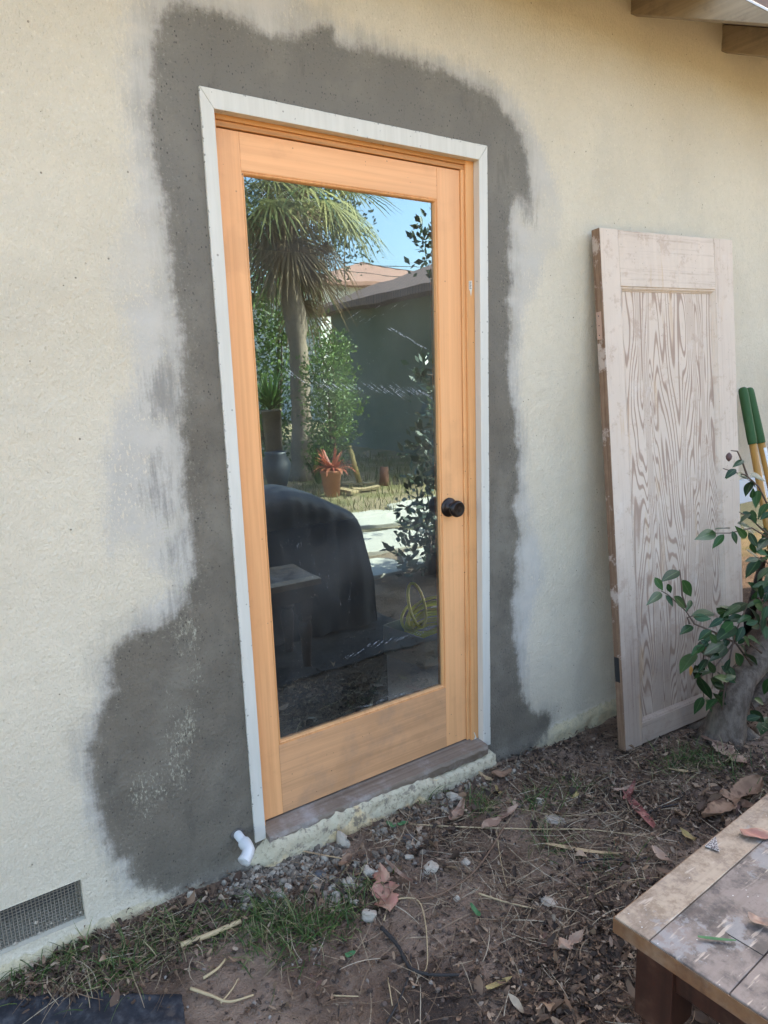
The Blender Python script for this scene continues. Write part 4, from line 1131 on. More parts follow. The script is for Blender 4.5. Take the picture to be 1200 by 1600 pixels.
def scatter_leaves(name, mat, P, len_, aspect, tilt, zoff=0.002, rpow=1.0, label=None, seg=5):
    n = len(P); L_ = nrng.uniform(*len_, n); asp = nrng.uniform(*aspect, n)
    hd = nrng.uniform(0, 2*math.pi, n); ti = nrng.normal(0, tilt, n); ro = nrng.normal(0, tilt * 1.2, n); cu = nrng.normal(0, 1.0, n); fo = nrng.normal(.2, .5, n)
    z0 = np.array([gz_at(p[0], p[1]) for p in P]) + zoff + nrng.exponential(.006, n)
    m = (seg + 1) * 3; V = np.zeros((n, seg + 1, 3, 3))
    for i in range(seg + 1):
        t = i / seg; s_ = t - .5
        w = asp * L_ * (math.sin(math.pi * min(max(t, .03), .97)) ** .75) * .5 * (1 + .35 * nrng.normal(0, .4, n))
        up = cu * s_ * s_ * L_ * .9
        for k, sg in enumerate((-1, 0, 1)):
            lx = s_ * L_; ly = sg * w; lz = up + abs(sg) * w * fo + nrng.normal(0, .001, n)
            # roll, pitch, heading
            y1 = ly * np.cos(ro) - lz * np.sin(ro); z1 = ly * np.sin(ro) + lz * np.cos(ro)
            x2 = lx * np.cos(ti) - z1 * np.sin(ti); z2 = lx * np.sin(ti) + z1 * np.cos(ti)
            V[:, i, k, 0] = P[:, 0] + x2 * np.cos(hd) - y1 * np.sin(hd); V[:, i, k, 1] = P[:, 1] + x2 * np.sin(hd) + y1 * np.cos(hd); V[:, i, k, 2] = z0 + z2
    lowest = V[..., 2].reshape(n, -1).min(1); gmin = np.array([gz_at(p[0], p[1]) for p in P]) - .004
    V[..., 2] += np.maximum(gmin - lowest, 0)[:, None, None] 
    quads = []
    for i in range(seg): quads += [(i*3, i*3+1, i*3+4, i*3+3), (i*3+1, i*3+2, i*3+5, i*3+4)]
    F = (np.arange(n)[:, None, None] * m + np.array(quads)[None]).reshape(-1, 4)
    V[..., 1] = np.minimum(V[..., 1], -.006)
    mb = MB(); mb.add(V.reshape(-1, 3), F.tolist(), True); mb.attr('rnd', np.repeat(nrng.random(n) ** rpow, m))
    return tag(mb.build(name, mat), label, kind='stuff')
LIT = [(930,1480,.22,9),(1000,1400,.2,6),(850,1580,.2,7),(1050,1270,.2,6),(1180,1210,.25,5),(950,1250,.2,5),(830,1200,.22,5),(900,1150,.2,4),(1000,1170,.15,3),(700,1330,.15,2.5),(550,1400,.13,2.2),(430,1400,.10,1.6),(300,1440,.10,2.5),(150,1500,.10,3.5),(60,1530,.08,2.5),(250,1500,.10,2),(700,1500,.15,1.2),(480,1560,.15,1.0),(620,1260,.1,1.5),(1120,1180,.2,4),(1300,1300,.4,5),(1240,1120,.3,4)]
scatter_leaves('leaf_litter', M_LITTER, blobs(LIT, 12500), (.006, .026), (.18, .55), .36, .001, 1.45, 'small brown dead leaves littering the bare soil')
scatter_leaves('leaf_litter', M_LITTER, blobs([(930,1500,.2,5),(1000,1420,.2,4),(860,1590,.15,4),(1100,1260,.2,3),(900,1230,.2,2),(160,1510,.1,1.5),(300,1450,.1,1),(1250,1200,.4,4),(650,1300,.2,3),(780,1240,.2,3),(450,1420,.15,2)], 560), (.022, .050), (.30, .6), .42, .003, 1.3, 'larger curled dead leaves on the soil')
NED = [(900,1450,.25,4),(950,1300,.25,6),(850,1220,.22,6),(1050,1200,.22,4),(700,1320,.2,3),(780,1400,.2,2),(500,1420,.15,2),(250,1470,.12,3),(120,1510,.08,3),(620,1290,.12,2),(600,1540,.2,.8),(1250,1200,.4,3)]
scatter_strips('pine_needles', M_NEEDLE, blobs(NED, 3600), (.04, .14), (.0010, .0021), (-.03, .10), (-.15, .25), .6, 5, False, rpow=.9, zoff=.004, label='fine dry pine needles and straw strewn over the soil')
GR = [(100,1500,.07,3),(190,1520,.07,2.6),(250,1470,.07,1.5),(300,1470,.07,1.4),(390,1440,.07,2.2),(450,1440,.06,2),(500,1450,.07,1.6),(540,1430,.05,1.0),(450,1480,.08,1.2),(400,1470,.06,.9),(560,1400,.07,1.2),(660,1248,.035,1.0),(690,1235,.03,.6),(760,1260,.06,1.4),(840,1255,.07,1.2),(900,1230,.08,.8),(860,1320,.07,1.0),(1080,1180,.08,2.4),(1130,1190,.07,1.6),(1050,1200,.08,1.2),(1190,1230,.1,1.0),(30,1535,.06,1),(960,1350,.08,.5)]
scatter_strips('grass', M_GRASS, blobs(GR, 2500), (.028, .095), (.0014, .0034), (.25, 1.25), (.5, 1.8), .5, 5, True, zoff=-.004, rpow=1.3, label='thin patchy green grass at the foot of the wall')
# gravel and crumbled mortar
M_CLOD = col_attr_mat('soil_clod', [(0, (.06, .038, .028)), (.5, (.13, .088, .066)), (.85, (.21, .15, .115)), (1, (.36, .31, .26))], .95, 0, .5, 120)
def gravel(name, P, smin, smax, label, mat=None, power=3.0):
    bm = bmesh.new(); bmesh.ops.create_icosphere(bm, subdivisions=2, radius=1); bv = np.array([v.co[:] for v in bm.verts]); bf = np.array([[v.index for v in f.verts] for f in bm.faces]); bm.free()
    n = len(P); s_ = smin + (smax - smin) * nrng.random(n) ** power
    V = np.zeros((n, len(bv), 3))
    for i in range(n):
        a_ = nrng.uniform(0, 6.28, 3); R3 = rod3(a_)
        sh = nrng.uniform(.55, 1.2, 3); vv_ = bv * sh * (1 + nrng.normal(0, .05, len(bv)) + .28 * np.sin(bv @ nrng.normal(0, 2.2, 3) + nrng.uniform(0, 6)))[:, None]
        V[i] = (vv_ @ R3.T) * s_[i]; V[i, :, 0] += P[i, 0]; V[i, :, 1] += P[i, 1]; V[i, :, 2] += gz_at(P[i, 0], P[i, 1]) + s_[i] * .35
    V[..., 1] = np.minimum(V[..., 1], -.004)
    F = (np.arange(n)[:, None, None] * len(bv) + bf[None]).reshape(-1, 3)
    mb = MB(); mb.add(V.reshape(-1, 3), F.tolist()); mb.attr('rnd', np.repeat(nrng.random(n), len(bv)))
    return tag(mb.build(name, mat or M_GRAVEL), label, kind='stuff')
def rod3(a):
    return np.array(Matrix.Rotation(a[0], 3, 'X') @ Matrix.Rotation(a[1], 3, 'Y') @ Matrix.Rotation(a[2], 3, 'Z'))
gravel('gravel', blobs([(400,1372,.05,3),(440,1360,.05,3),(480,1350,.05,2.5),(380,1400,.05,2.5),(430,1400,.05,2.5),(500,1380,.05,1.5),(560,1370,.05,1.2),(520,1335,.04,1.4),(600,1350,.05,.7),(740,1225,.06,1.6),(690,1250,.06,1.4),(640,1275,.06,1.2),(810,1200,.08,.9),(600,1300,.04,.6),(640,1330,.06,1.0),(450,1340,.04,2),(520,1400,.06,1)], 2600), .0016, .0125, 'pale crumbled mortar and gravel below the wall')
gravel('soil_crumbs', blobs([(600,1500,.4,1),(850,1400,.4,1),(700,1280,.3,1),(900,1200,.3,1),(300,1480,.3,.6)], 4200), .0010, .0075, 'small crumbs of soil and grit', M_CLOD, 3.5)

# ------------------------------------------------------------------ single stones, leaves and sticks one can point at
M_ROCK = simple('mortar_lump', (.38, .32, .25), .95, .25, 45, .8)
M_ROCKD = simple('dark_stone', (.075, .075, .078), .8, .3, 60, .5)
def stone(px, py, size, label, mat=M_ROCK, flat=.7, name='stone', group=None):
    p = gp(px, py, -.078); bm = bmesh.new(); bmesh.ops.create_icosphere(bm, subdivisions=3, radius=1)
    rr = random.Random(px * 7 + py); off = rr.random() * 50; ax = (rr.uniform(.8, 1.3), rr.uniform(.6, .9), flat); th = rr.uniform(0, 3.1)
    V = []
    for v in bm.verts:
        c = v.co; k = 1 + .42 * mnoise.noise(Vector((c.x * 1.1 + off, c.y * 1.1, c.z * 1.1))) + .16 * mnoise.noise(Vector((c.x * 3.5 + off, c.y * 3.5, c.z * 3.5)))
        x, y, z = c.x * ax[0] * k, c.y * ax[1] * k, c.z * ax[2] * k
        V.append((p[0] + size * (x * math.cos(th) - y * math.sin(th)), p[1] + size * (x * math.sin(th) + y * math.cos(th)), gz_at(p[0], p[1]) + size * (z + flat * .45)))
    F = [tuple(v.index for v in f.verts) for f in bm.faces]; bm.free()
    mb = MB(); mb.add(V, F, False); o = mb.build(name, mat); o['label'] = label; o['category'] = 'stone'
    if group: o['group'] = group
    return o
STN = [(536,1320,.022,'pale upright lump of mortar standing against the foot of the wall', M_ROCK, 1.3),
 (575,1368,.022,'round pale mortar lump just above the pink oak leaf'+'', M_ROCK, .8), (548,1380,.016,'small pale lump between the gravel and the pink leaf', M_ROCK, .8),
 (590,1372,.015,'small pale lump touching the pink leaf', M_ROCK, .8), (578,1436,.022,'cream lump at the right end of the grass tuft', M_ROCK, .8),
 (674,1362,.024,'crumbly pale lump with grass around it in the open soil', M_ROCK, .6), (500,1370,.020,'dark smooth flat stone among the pale gravel', M_ROCKD, .5),
 (638,1318,.022,'dark smooth stone beside the clover leaves', M_ROCKD, .45), (640,1345,.012,'tiny white pebble right of the dark stone', M_ROCK, .8),
 (728,1352,.014,'white pebble stuck to the brown stick', M_ROCK, .8), (714,1408,.011,'small white round pebble on bare soil', M_ROCK, .9),
 (844,1252,.019,'white angular chip with grass round it, in front of the wall', M_ROCK, .7), (858,1408,.024,'pale grey flat chip on the bare soil', M_ROCK, .35),
 (707,1248,.020,'white lump under the right end of the threshold', M_ROCK, .9), (722,1262,.012,'little white pebble below the threshold lump', M_ROCK, .9),
 (300,1414,.015,'grey upright chip beside the thick dry stick', M_ROCK, 1.2), (400,1378,.014,'cream pebble in the gravel below the white pipe', M_ROCK, .8),
 (450,1388,.013,'whitish pebble in the middle of the gravel', M_ROCK, .8), (866,1277,.03,'broad flat grey chip behind the long straw', M_ROCK, .25)]
for (px, py, s_, lb, mt_, fl) in STN: stone(px, py, s_, lb, mt_, fl, group='stones and mortar lumps on the soil')
def flat_leaf(px0, py0, px1, py1, wid, mat, label, lobes=0, curl=.15, name='dead_leaf', z=-.075, wave=.3, stem=True, base=None, group='large fallen leaves'):
    """a leaf lying from (px0,py0) stem end to (px1,py1) tip, with pointed lobes for oak leaves"""
    a = gp(px0, py0, z); b = gp(px1, py1, z); ax = b - a; L_ = np.linalg.norm(ax); ax = ax / L_; sd = np.array([-ax[1], ax[0], 0])
    rr = random.Random(px0 + py1); N = 44; K = 6; V = []
    def width(t):
        env = math.sin(math.pi * min(1, t ** .8)) ** .6 * (1 - .25 * t)
        if lobes: env *= .36 + .64 * abs(math.sin(math.pi * lobes * t + .3)) ** .75
        return env * wid * .5 + .0012
    for i in range(N + 1):
        t = i / N; wl = width(t) * (1 + .15 * rr.uniform(-1, 1) * bool(lobes)); wr = width(min(1, t + .03)) * (1 + .15 * rr.uniform(-1, 1) * bool(lobes))
        for k in range(-K, K + 1):
            u_ = k / K; w = (wl if u_ < 0 else wr) * u_
            sweep = abs(u_) * wid * .22 if lobes else 0
            p = a + ax * (L_ * t + sweep) + sd * w
            zz = curl * L_ * (4 * (t - .5) ** 2 * .35 + .2 * u_ * u_) + wave * wid * .25 * math.sin(t * 9 + u_ * 2 + px0) + .004
            g_ = (gz_at(p[0], p[1]) if base is None else base)
            V.append((p[0], p[1], g_ + max(zz, .0015) + (.009 if base is None else 0)))
    m = 2 * K + 1
    F = [(i*m+k, i*m+k+1, (i+1)*m+k+1, (i+1)*m+k) for i in range(N) for k in range(m - 1)]
    mb = MB(); mb.add(V, F, True)
    o = mb.build(name, mat, solid=.0006); tag(o, label, 'leaf', group)
    return o
def leafm(name, c1, c2, c3=None):
    q = NT(name); v = q.mapv(); n1 = q.noise(v, 22, 5, .7); n2 = q.noise(v, 90, 4)
    c = q.mix(q.step(n1, .35, .65), c1, c2)
    if c3: c = q.mix(q.step(q.noise(v, 14, 3), .52, .6), c, c3)
    return q.fin(c, .75, q.bump(n2, .35, .003), .25)
M_TAN = leafm('tan_leaf', (.31, .20, .135), (.38, .26, .185), (.24, .145, .10))
M_PINK = leafm('pink_leaf', (.36, .16, .12), (.29, .165, .11), (.40, .25, .17))
M_BROWNL = leafm('brown_leaf', (.20, .115, .07), (.28, .17, .105), (.12, .065, .04))
M_REDL = leafm('red_leaf', (.24, .080, .065), (.34, .17, .13), (.16, .050, .042))
M_YELL = leafm('yellow_leaf', (.36, .28, .11), (.28, .20, .09))
M_STRAW = leafm('straw', (.46, .34, .19), (.38, .27, .15), (.28, .19, .11))
M_GREENL = leafm('green_leaf', (.05, .13, .05), (.08, .17, .07))
flat_leaf(1094, 1140, 1168, 1200, .085, M_TAN, 'large tan lobed oak leaf at the foot of the camellia trunk', 3, .10)
flat_leaf(752, 1304, 808, 1266, .040, M_TAN, 'tan lobed leaf lying across the straw in front of the door', 2, .12)
flat_leaf(1022, 1298, 972, 1230, .035, M_REDL, 'long red strap-like leaf lying beyond the table', 0, .06)
flat_leaf(975, 1252, 992, 1218, .020, M_REDL, 'short red leaf piece above the long red one', 0, .2)
flat_leaf(610, 1438, 594, 1368, .088, M_PINK, 'pink and red oak leaf beside the grass tuft', 3, .10)
flat_leaf(1190, 1228, 1100, 1290, .085, M_BROWNL, 'big curled brown leaf beyond the table edge', 2, .22)
flat_leaf(1125, 1248, 1185, 1275, .05, M_BROWNL, 'brown crumpled leaf overlapping the big curled one', 0, .3)
flat_leaf(706, 1295, 724, 1262, .042, M_TAN, 'tan curled leaf standing beside the threshold debris', 0, .4)
flat_leaf(872, 1490, 908, 1470, .040, M_TAN, 'crumpled tan leaf in the dark litter left of the table', 2, .5)
flat_leaf(768, 1226, 748, 1214, .018, M_STRAW, 'small tan leaf by the door foot', 0, .3)
flat_leaf(782, 1245, 774, 1232, .014, M_YELL, 'tiny yellow leaf in the debris beside the doorway', 0, .2)
flat_leaf(903, 1238, 895, 1248, .014, M_YELL, 'tiny yellow leaf in the needles before the wall', 0, .2)
flat_leaf(770, 1218, 800, 1212, .035, M_BROWNL, 'rusty brown curled leaf near the right casing', 0, .4)
flat_leaf(1020, 1330, 1050, 1355, .030, M_TAN, 'pale curled leaf near the table edge', 0, .4)
flat_leaf(1085, 1320, 1062, 1300, .022, M_YELL, 'pale yellowish leaf close beside the table edge', 0, .3)
flat_leaf(440, 1330, 560, 1352, .004, M_STRAW, 'thin straw bending over the gravel', 0, .02, 'straw', wave=0)
flat_leaf(645, 1392, 600, 1352, .012, M_TAN, 'narrow tan strip across the pink leaf', 0, .2)
flat_leaf(548, 1345, 530, 1362, .03, M_BROWNL, 'brown curled leaf under the pale upright lump', 0, .5)
flat_leaf(960, 1232, 995, 1222, .02, M_TAN, 'slim tan leaf behind the red leaf', 0, .2)
flat_leaf(1045, 1202, 1090, 1208, .018, M_STRAW, 'slim dry leaf in the grass before the old door', 0, .15)
flat_leaf(760, 1552, 800, 1532, .014, M_YELL, 'narrow yellow leaf on dark soil', 0, .1)
flat_leaf(750, 1440, 735, 1420, .014, M_GREENL, 'small green leaf on the bare soil', 0, .2)
flat_leaf(540, 1500, 556, 1494, .016, M_GREENL, 'tiny bluish green leaf right of the grass tuft', 0, .2)
flat_leaf(618, 1300, 604, 1290, .020, M_GREENL, 'round green clover leaf left of the dark stone', 0, .1)
flat_leaf(622, 1296, 638, 1290, .020, M_GREENL, 'round green clover leaf above the dark stone', 0, .1)
def stick(pts, r, mat, label, name='stick', z=-.068, cat='stick', lift=0, r1=None, group='dry sticks and straws'):
    P = [gp(x, y, z) for x, y in pts]; P = [np.array([p[0], p[1], gz_at(p[0], p[1]) + r * .8 + .008 + lift * math.sin(math.pi * i / (len(P) - 1))]) for i, p in enumerate(P)]
    # smooth through the points
    Q = []
    for i in range(len(P) - 1):
        p0, p1, p2, p3 = P[max(i-1, 0)], P[i], P[i+1], P[min(i+2, len(P)-1)]
        for t in np.linspace(0, 1, 6)[:-1]:
            Q.append(.5 * ((2*p1) + (-p0+p2)*t + (2*p0-5*p1+4*p2-p3)*t*t + (-p0+3*p1-3*p2+p3)*t**3))
    Q.append(P[-1])
    mb = MB(); mb.tube(Q, list(np.linspace(r, r1 if r1 else r * .6, len(Q))), 8, True, .12, random.Random(int(pts[0][0])))
    return tag(mb.build(name, mat), label, cat, group)
M_STICKT = simple('pale_stick', (.42, .31, .17), .7, .3, 60, .4); M_STICKB = simple('brown_stick', (.17, .10, .06), .8, .3, 60, .4); M_ROOT = simple('dark_root', (.022, .018, .016), .8, .4, 60, .4)
stick([(283,1484),(330,1465),(376,1442)], .0075, M_STICKT, 'thick pale broken stick lying in the grass left of the gravel', r1=.0065)
stick([(298,1545),(330,1556),(358,1564),(396,1552)], .004, M_STICKT, 'flat pale reed on the soil at the lower left', name='reed')
stick([(345,1566),(362,1545),(372,1528)], .0022, M_STICKT, 'thin reed crossing the flat pale one', name='reed')
stick([(318,1530),(340,1515),(352,1500)], .004, M_STICKT, 'split pale straw above the flat reed', name='reed')
stick([(790,1288),(765,1330),(735,1370),(690,1398),(645,1410)], .0032, M_STICKB, 'long brown twig slanting across the bare soil', r1=.0018)
stick([(640,1290),(720,1294),(830,1294),(920,1292),(992,1302)], .0026, M_STICKT, 'long pale straw running level in front of the doorway', name='reed')
stick([(600,1440),(612,1412),(650,1408),(664,1440),(668,1500),(662,1520)], .0022, M_STICKT, 'bent pale grass stalk arching over bare soil', name='reed')
stick([(748,1398),(790,1410),(835,1418)], .003, M_STICKT, 'short pale straw right of the twig', name='reed')
stick([(776,1300),(782,1340),(792,1385)], .0016, M_STICKT, 'thin upright-lying straw beside the twig', name='reed')
stick([(596,1452),(622,1480),(640,1512),(672,1524),(720,1524)], .0055, M_ROOT, 'dark bent root on the wet soil', name='root', cat='root')
stick([(905,1345),(950,1338),(985,1345),(1010,1338)], .003, M_ROOT, 'thin dark twig in the litter near the table')
stick([(1010,1270),(1030,1258),(1060,1252)], .004, M_ROOT, 'short dark twig beside the red leaf')
stick([(988,1194),(1010,1172),(1040,1158),(1075,1130)], .0022, M_STICKB, 'thin curved stem rising by the foot of the old door')
stick([(605,1598),(625,1560),(640,1520),(642,1490)], .003, M_ROOT, 'dark twig lying toward the camera at the bottom')
stick([(520,1553),(560,1554)], .0018, M_STICKT, 'tiny pale stalk on bare soil', name='reed')
stick([(606,1528),(613,1570)], .0020, M_STICKT, 'pale stalk on the dark wet patch', name='reed')
stick([(900,1405),(930,1395),(975,1375),(1030,1370)], .0018, M_STICKT, 'arching straw over the litter left of the table', name='reed')
stick([(740,1265),(800,1262),(880,1270),(960,1265),(990,1262)], .0014, M_STICKT, 'long fine grey stem across the soil', name='reed')
flat_leaf(852, 1322, 976, 1336, .016, M_STRAW, 'long flat straw-coloured blade lying on bare soil', 0, .01, 'straw', wave=.1)
flat_leaf(1010, 1285, 1062, 1262, .016, M_STICKB, 'dark flat twig leaf', 0, .1) if False else None
# torn black ground cloth at the lower left
q = NT('black_cloth'); v = q.mapv(); n1 = q.noise(v, 30, 5, .7)
c = q.mix(q.step(n1, .4, .7), (.012, .013, .018), (.05, .05, .055)); c = q.mix(q.math('MULTIPLY', q.step(q.noise(v, 18, 5), .6, .7), .4), c, (.12, .09, .07))
M_CLOTH = q.fin(c, .75, q.bump(n1, .5, .006), .4)
mb = MB(); N = 40; V = []
A_ = gp(-60, 1562, -.075); B_ = gp(285, 1556, -.075); D_ = gp(-60, 1720, -.075); E_ = gp(300, 1700, -.075)
for i in range(N + 1):
    for j in range(N + 1):
        a_, b_ = i / N, j / N
        p = (A_ * (1 - a_) + B_ * a_) * (1 - b_) + (D_ * (1 - a_) + E_ * a_) * b_
        k = .018 * mnoise.noise(Vector((a_ * 9, 3, 1))) if j == 0 else (.02 * mnoise.noise(Vector((b_ * 9, 8, 1))) if i in (0, N) else 0)
        V.append((p[0] + k, p[1] + k, gz_at(p[0], p[1]) + .006 + .008 * mnoise.noise(Vector((p[0] * 14, p[1] * 14, 2))) + .004 * mnoise.noise(Vector((p[0] * 40, p[1] * 40, 2)))))
mb.add(V, [(i*(N+1)+j, i*(N+1)+j+1, (i+1)*(N+1)+j+1, (i+1)*(N+1)+j) for i in range(N) for j in range(N)], True)
tag(mb.build('ground_cloth', M_CLOTH, solid=.002), 'torn piece of black ground cloth on the soil at the bottom left', 'cloth')
# dark cloth added under the table to blacken its mirrored ground
mb = MB(); N = 40; V = []
for i in range(N + 1):
    for j in range(N + 1):
        a_, b_ = i / N, j / N; x = .62 + 1.0 * a_ + .03 * mnoise.noise(Vector((b_ * 6, 1, 4))) * (i in (0, N)); y = -1.02 - .95 * b_ + .03 * mnoise.noise(Vector((a_ * 9, 4, 4))) * (j in (0, N))
        V.append((x, y, gz_at(x, y) + .010 + .008 * mnoise.noise(Vector((x * 12, y * 12, 6)))))
mb.add(V, [(i*(N+1)+j, (i+1)*(N+1)+j, (i+1)*(N+1)+j+1, i*(N+1)+j+1) for i in range(N) for j in range(N)], True)
tag(mb.build('ground_cloth', M_CLOTH, solid=.002), 'added black ground cloth beneath the table and the barbecue that darkens the mirrored ground', 'cloth')
# things lying on the table
TS = TZ + .0012
flat_leaf(1157, 1306, 1215, 1308, .035, M_PINK, 'pink curled leaf lying on the pale border of the table', 0, .12, z=TZ, base=TS)
flat_leaf(1168, 1440, 1215, 1452, .022, M_TAN, 'small curled tan leaf on the dark middle of the table', 0, .35, z=TZ, base=TS)
flat_leaf(1090, 1468, 1150, 1474, .004, M_GREENL, 'green grass blade lying on the table', 0, .03, 'fallen_grass', z=TZ, base=TS, wave=0, group=None)
q = NT('speckled'); v = q.mapv(); sp = q.noise(v, 380, 3, .6); c = q.mix(q.step(sp, .46, .54), (.07, .05, .045), (.42, .38, .34)); M_SPK = q.fin(c, .8)
mb = MB(); a_, b_, c_ = gp(1101, 1324, TZ), gp(1118, 1311, TZ), gp(1124, 1333, TZ)
mb.add([a_ + [0,0,.002], b_ + [0,0,.002], c_ + [0,0,.002], a_ + [0,0,.004], b_ + [0,0,.007], c_ + [0,0,.004]], [(0,2,1),(3,4,5),(0,1,4,3),(1,2,5,4),(2,0,3,5)])
tag(mb.build('bark_chip', M_SPK, bevel=.0005), 'small speckled triangular chip on the table border', 'chip')
# ================================================================== THE GARDEN BEHIND THE CAMERA (seen mirrored in the glass)
def mp(px, py, d):
    """the real garden point, d metres out from the wall, whose mirror image lies on this line of sight"""
    p = wp(px, py, d); return np.array([p[0], -p[1] + .097, p[2]])
rng = random.Random(5); nrng = np.random.default_rng(5)
def leaf_cloud(mb, rn, c, r, n, size, up=.3, squash=(1, 1, 1), shell=.5):
    d = nrng.normal(0, 1, (n, 3)); d /= np.linalg.norm(d, axis=1)[:, None]
    rad_ = nrng.random(n) ** shell
    lump = 1 + .35 * np.array([mnoise.noise(Vector((a[0] * 2.2 + c[0], a[1] * 2.2, a[2] * 2.2))) for a in d])
    P = np.array(c) + d * (rad_ * lump)[:, None] * r * np.array(squash)
    ax = d * .6 + nrng.normal(0, .6, (n, 3)) + [0, 0, up]; ax /= np.linalg.norm(ax, axis=1)[:, None]
    s_ = np.cross(ax, nrng.normal(0, 1, (n, 3))); s_ /= np.linalg.norm(s_, axis=1)[:, None]
    L_ = size * nrng.uniform(.6, 1.3, n)[:, None]
    V = np.stack([P, P + ax * L_ * .5 + s_ * L_ * .25, P + ax * L_, P + ax * L_ * .5 - s_ * L_ * .25], 1)
    mb.add(V.reshape(-1, 3), np.arange(4 * n).reshape(-1, 4).tolist()); rn.extend(np.repeat(nrng.random(n), 4).tolist())
M_HEDGE = leaf_mat('hedge_leaf', (.07, .14, .035), (.20, .29, .08), .5, .3)
M_DHEDGE = leaf_mat('dark_shrub_leaf', (.018, .040, .020), (.035, .075, .035), .4, .1)
M_PBARK = simple('palm_bark', (.22, .17, .13), .95, .6, 22, 1.0)
M_FROND = leaf_mat('palm_frond', (.07, .11, .04), (.46, .42, .17), .5, .3)
M_DEAD = leaf_mat('dead_frond', (.20, .14, .08), (.38, .28, .17), .8, .2)
# ---- fan palm
D = 7.6
pb = mp(470, 745, D); pt = mp(455, 400, D)
palm = thing('palm_tree', (pb[0], pb[1], -.09), 'fan palm with a shaggy grey trunk and drooping fronds, mirrored in the door glass', 'tree')
mb = MB(); n = 26
pts = [np.array([pb[0] + (pt[0] - pb[0]) * t + .05 * math.sin(t * 5), pb[1] + .03 * math.sin(t * 4), -.12 + (pt[2] + .9) * t]) for t in np.linspace(0, 1, n)]
rr = [.14 + .07 * math.exp(-t * 9) + .010 * math.sin(t * 60) + .02 * math.sin(t * 23) * (t > .5) for t in np.linspace(0, 1, n)]
mb.tube(pts, rr, 18, True, .10, rng); mb.build('trunk', M_PBARK, palm)
top = pts[-1]
mf = MB(); rf = []; md = MB(); rd = []
for k in range(84):
    dead = k >= 62
    az = rng.uniform(0, 2 * math.pi); el = rng.uniform(-.75, 1.1) if not dead else rng.uniform(-1.3, -.5)
    L_ = rng.uniform(.55, 1.35) if not dead else rng.uniform(.25, .8)
    d = np.array([math.cos(az) * math.cos(el), math.sin(az) * math.cos(el), math.sin(el)])
    o = top + np.array([0, 0, .42 + rng.uniform(-.45, .2) - (1.1 * rng.random() if dead else 0)])
    tip = o + d * L_ + np.array([0, 0, -.12 * L_])
    m_, r_l = (md, rd) if dead else (mf, rf)
    n0 = m_.n; m_.tube([o, (o + tip) / 2 + [0, 0, .05], tip], [.012, .009, .006], 4); r_l += [.5] * (m_.n - n0)
    side = np.cross(d, [0, 0, 1]); side /= np.linalg.norm(side)
    nl_ = 24
    for j in range(nl_):
        a_ = (-1 + 2 * j / (nl_ - 1)) * 1.75
        dir_ = d * math.cos(a_) + side * math.sin(a_) ; l_ = rng.uniform(.50, .95) * (1 - .12 * abs(a_))
        p = tip.copy(); V = []
        w0 = rng.uniform(.009, .017); up_ = np.cross(side, d)
        for s_ in range(5):
            t = s_ / 4
            w = w0 * (math.sin(math.pi * (.12 + .86 * t))) ** .7
            cr = np.cross(dir_, up_); cr /= np.linalg.norm(cr)
            V += [p - cr * w, p + cr * w]
            p = p + dir_ * l_ / 4 + np.array([0, 0, -1]) * (.13 + .22 * ((k * 7) % 10) / 10 if not dead else .30) * t * l_
        m_.add(V, [(2*i, 2*i+1, 2*i+3, 2*i+2) for i in range(4)]); r_l += [rng.random()] * 10
mf.attr('rnd', rf); mf.build('fronds', M_FROND, palm); md.attr('rnd', rd); md.build('dead_fronds', M_DEAD, palm)

def bush(name, label, cat, centre, blobs_, mat, size=.07, stems=True, group=None, shell=.5):
    t = thing(name, (centre[0], centre[1], -.08), label, cat, group)
    mb = MB(); rn = []; st = MB()
    for (dx, dy, z, r, n_) in blobs_:
        c = (centre[0] + dx, centre[1] + dy, z); leaf_cloud(mb, rn, c, r, n_, size, shell=shell)
        st.tube([(centre[0] + dx * .1, centre[1] + dy * .1, -.1), (centre[0] + dx * .6, centre[1] + dy * .6, z * .5), (c[0], c[1], z + r * .5)], [.035, .022, .006], 6)
    mb.attr('rnd', rn); mb.build('foliage', mat, t)
    st.build('stems', M_TWIG, t); return t
c = mp(510, 560, 6.6)
bush('garden_tree', 'rounded light green bushy tree beside the palm, mirrored in the glass', 'tree', c, [(0,0,.62,.38,1300),(.08,0,1.0,.44,1900),(-.05,.1,1.42,.40,1600),(.12,0,1.75,.28,800),(-.1,0,.35,.28,500)], M_HEDGE, .055)
c = mp(415, 560, 9.6)
bush('garden_tree', 'broad green tree left of the palm trunk in the mirror image', 'tree', c, [(0,0,.6,.8,1600),(-.3,0,1.5,.9,2000),(.3,.2,2.3,.8,1700),(-.5,0,3.0,.9,1500),(.4,0,3.3,.7,1100)], M_HEDGE, .09)
c = mp(520, 340, 16)
t_ = bush('garden_tree', 'tall thin-leaved tree rising behind the palm crown in the mirror image', 'tree', c, [(0,0,c[2]-.4,1.4,1000),(-1.2,0,c[2]+.4,1.5,1500),(-2.0,0,c[2]-.8,1.4,1300),(.3,.2,c[2]+.6,.9,350)], M_DHEDGE, .13, shell=.6)
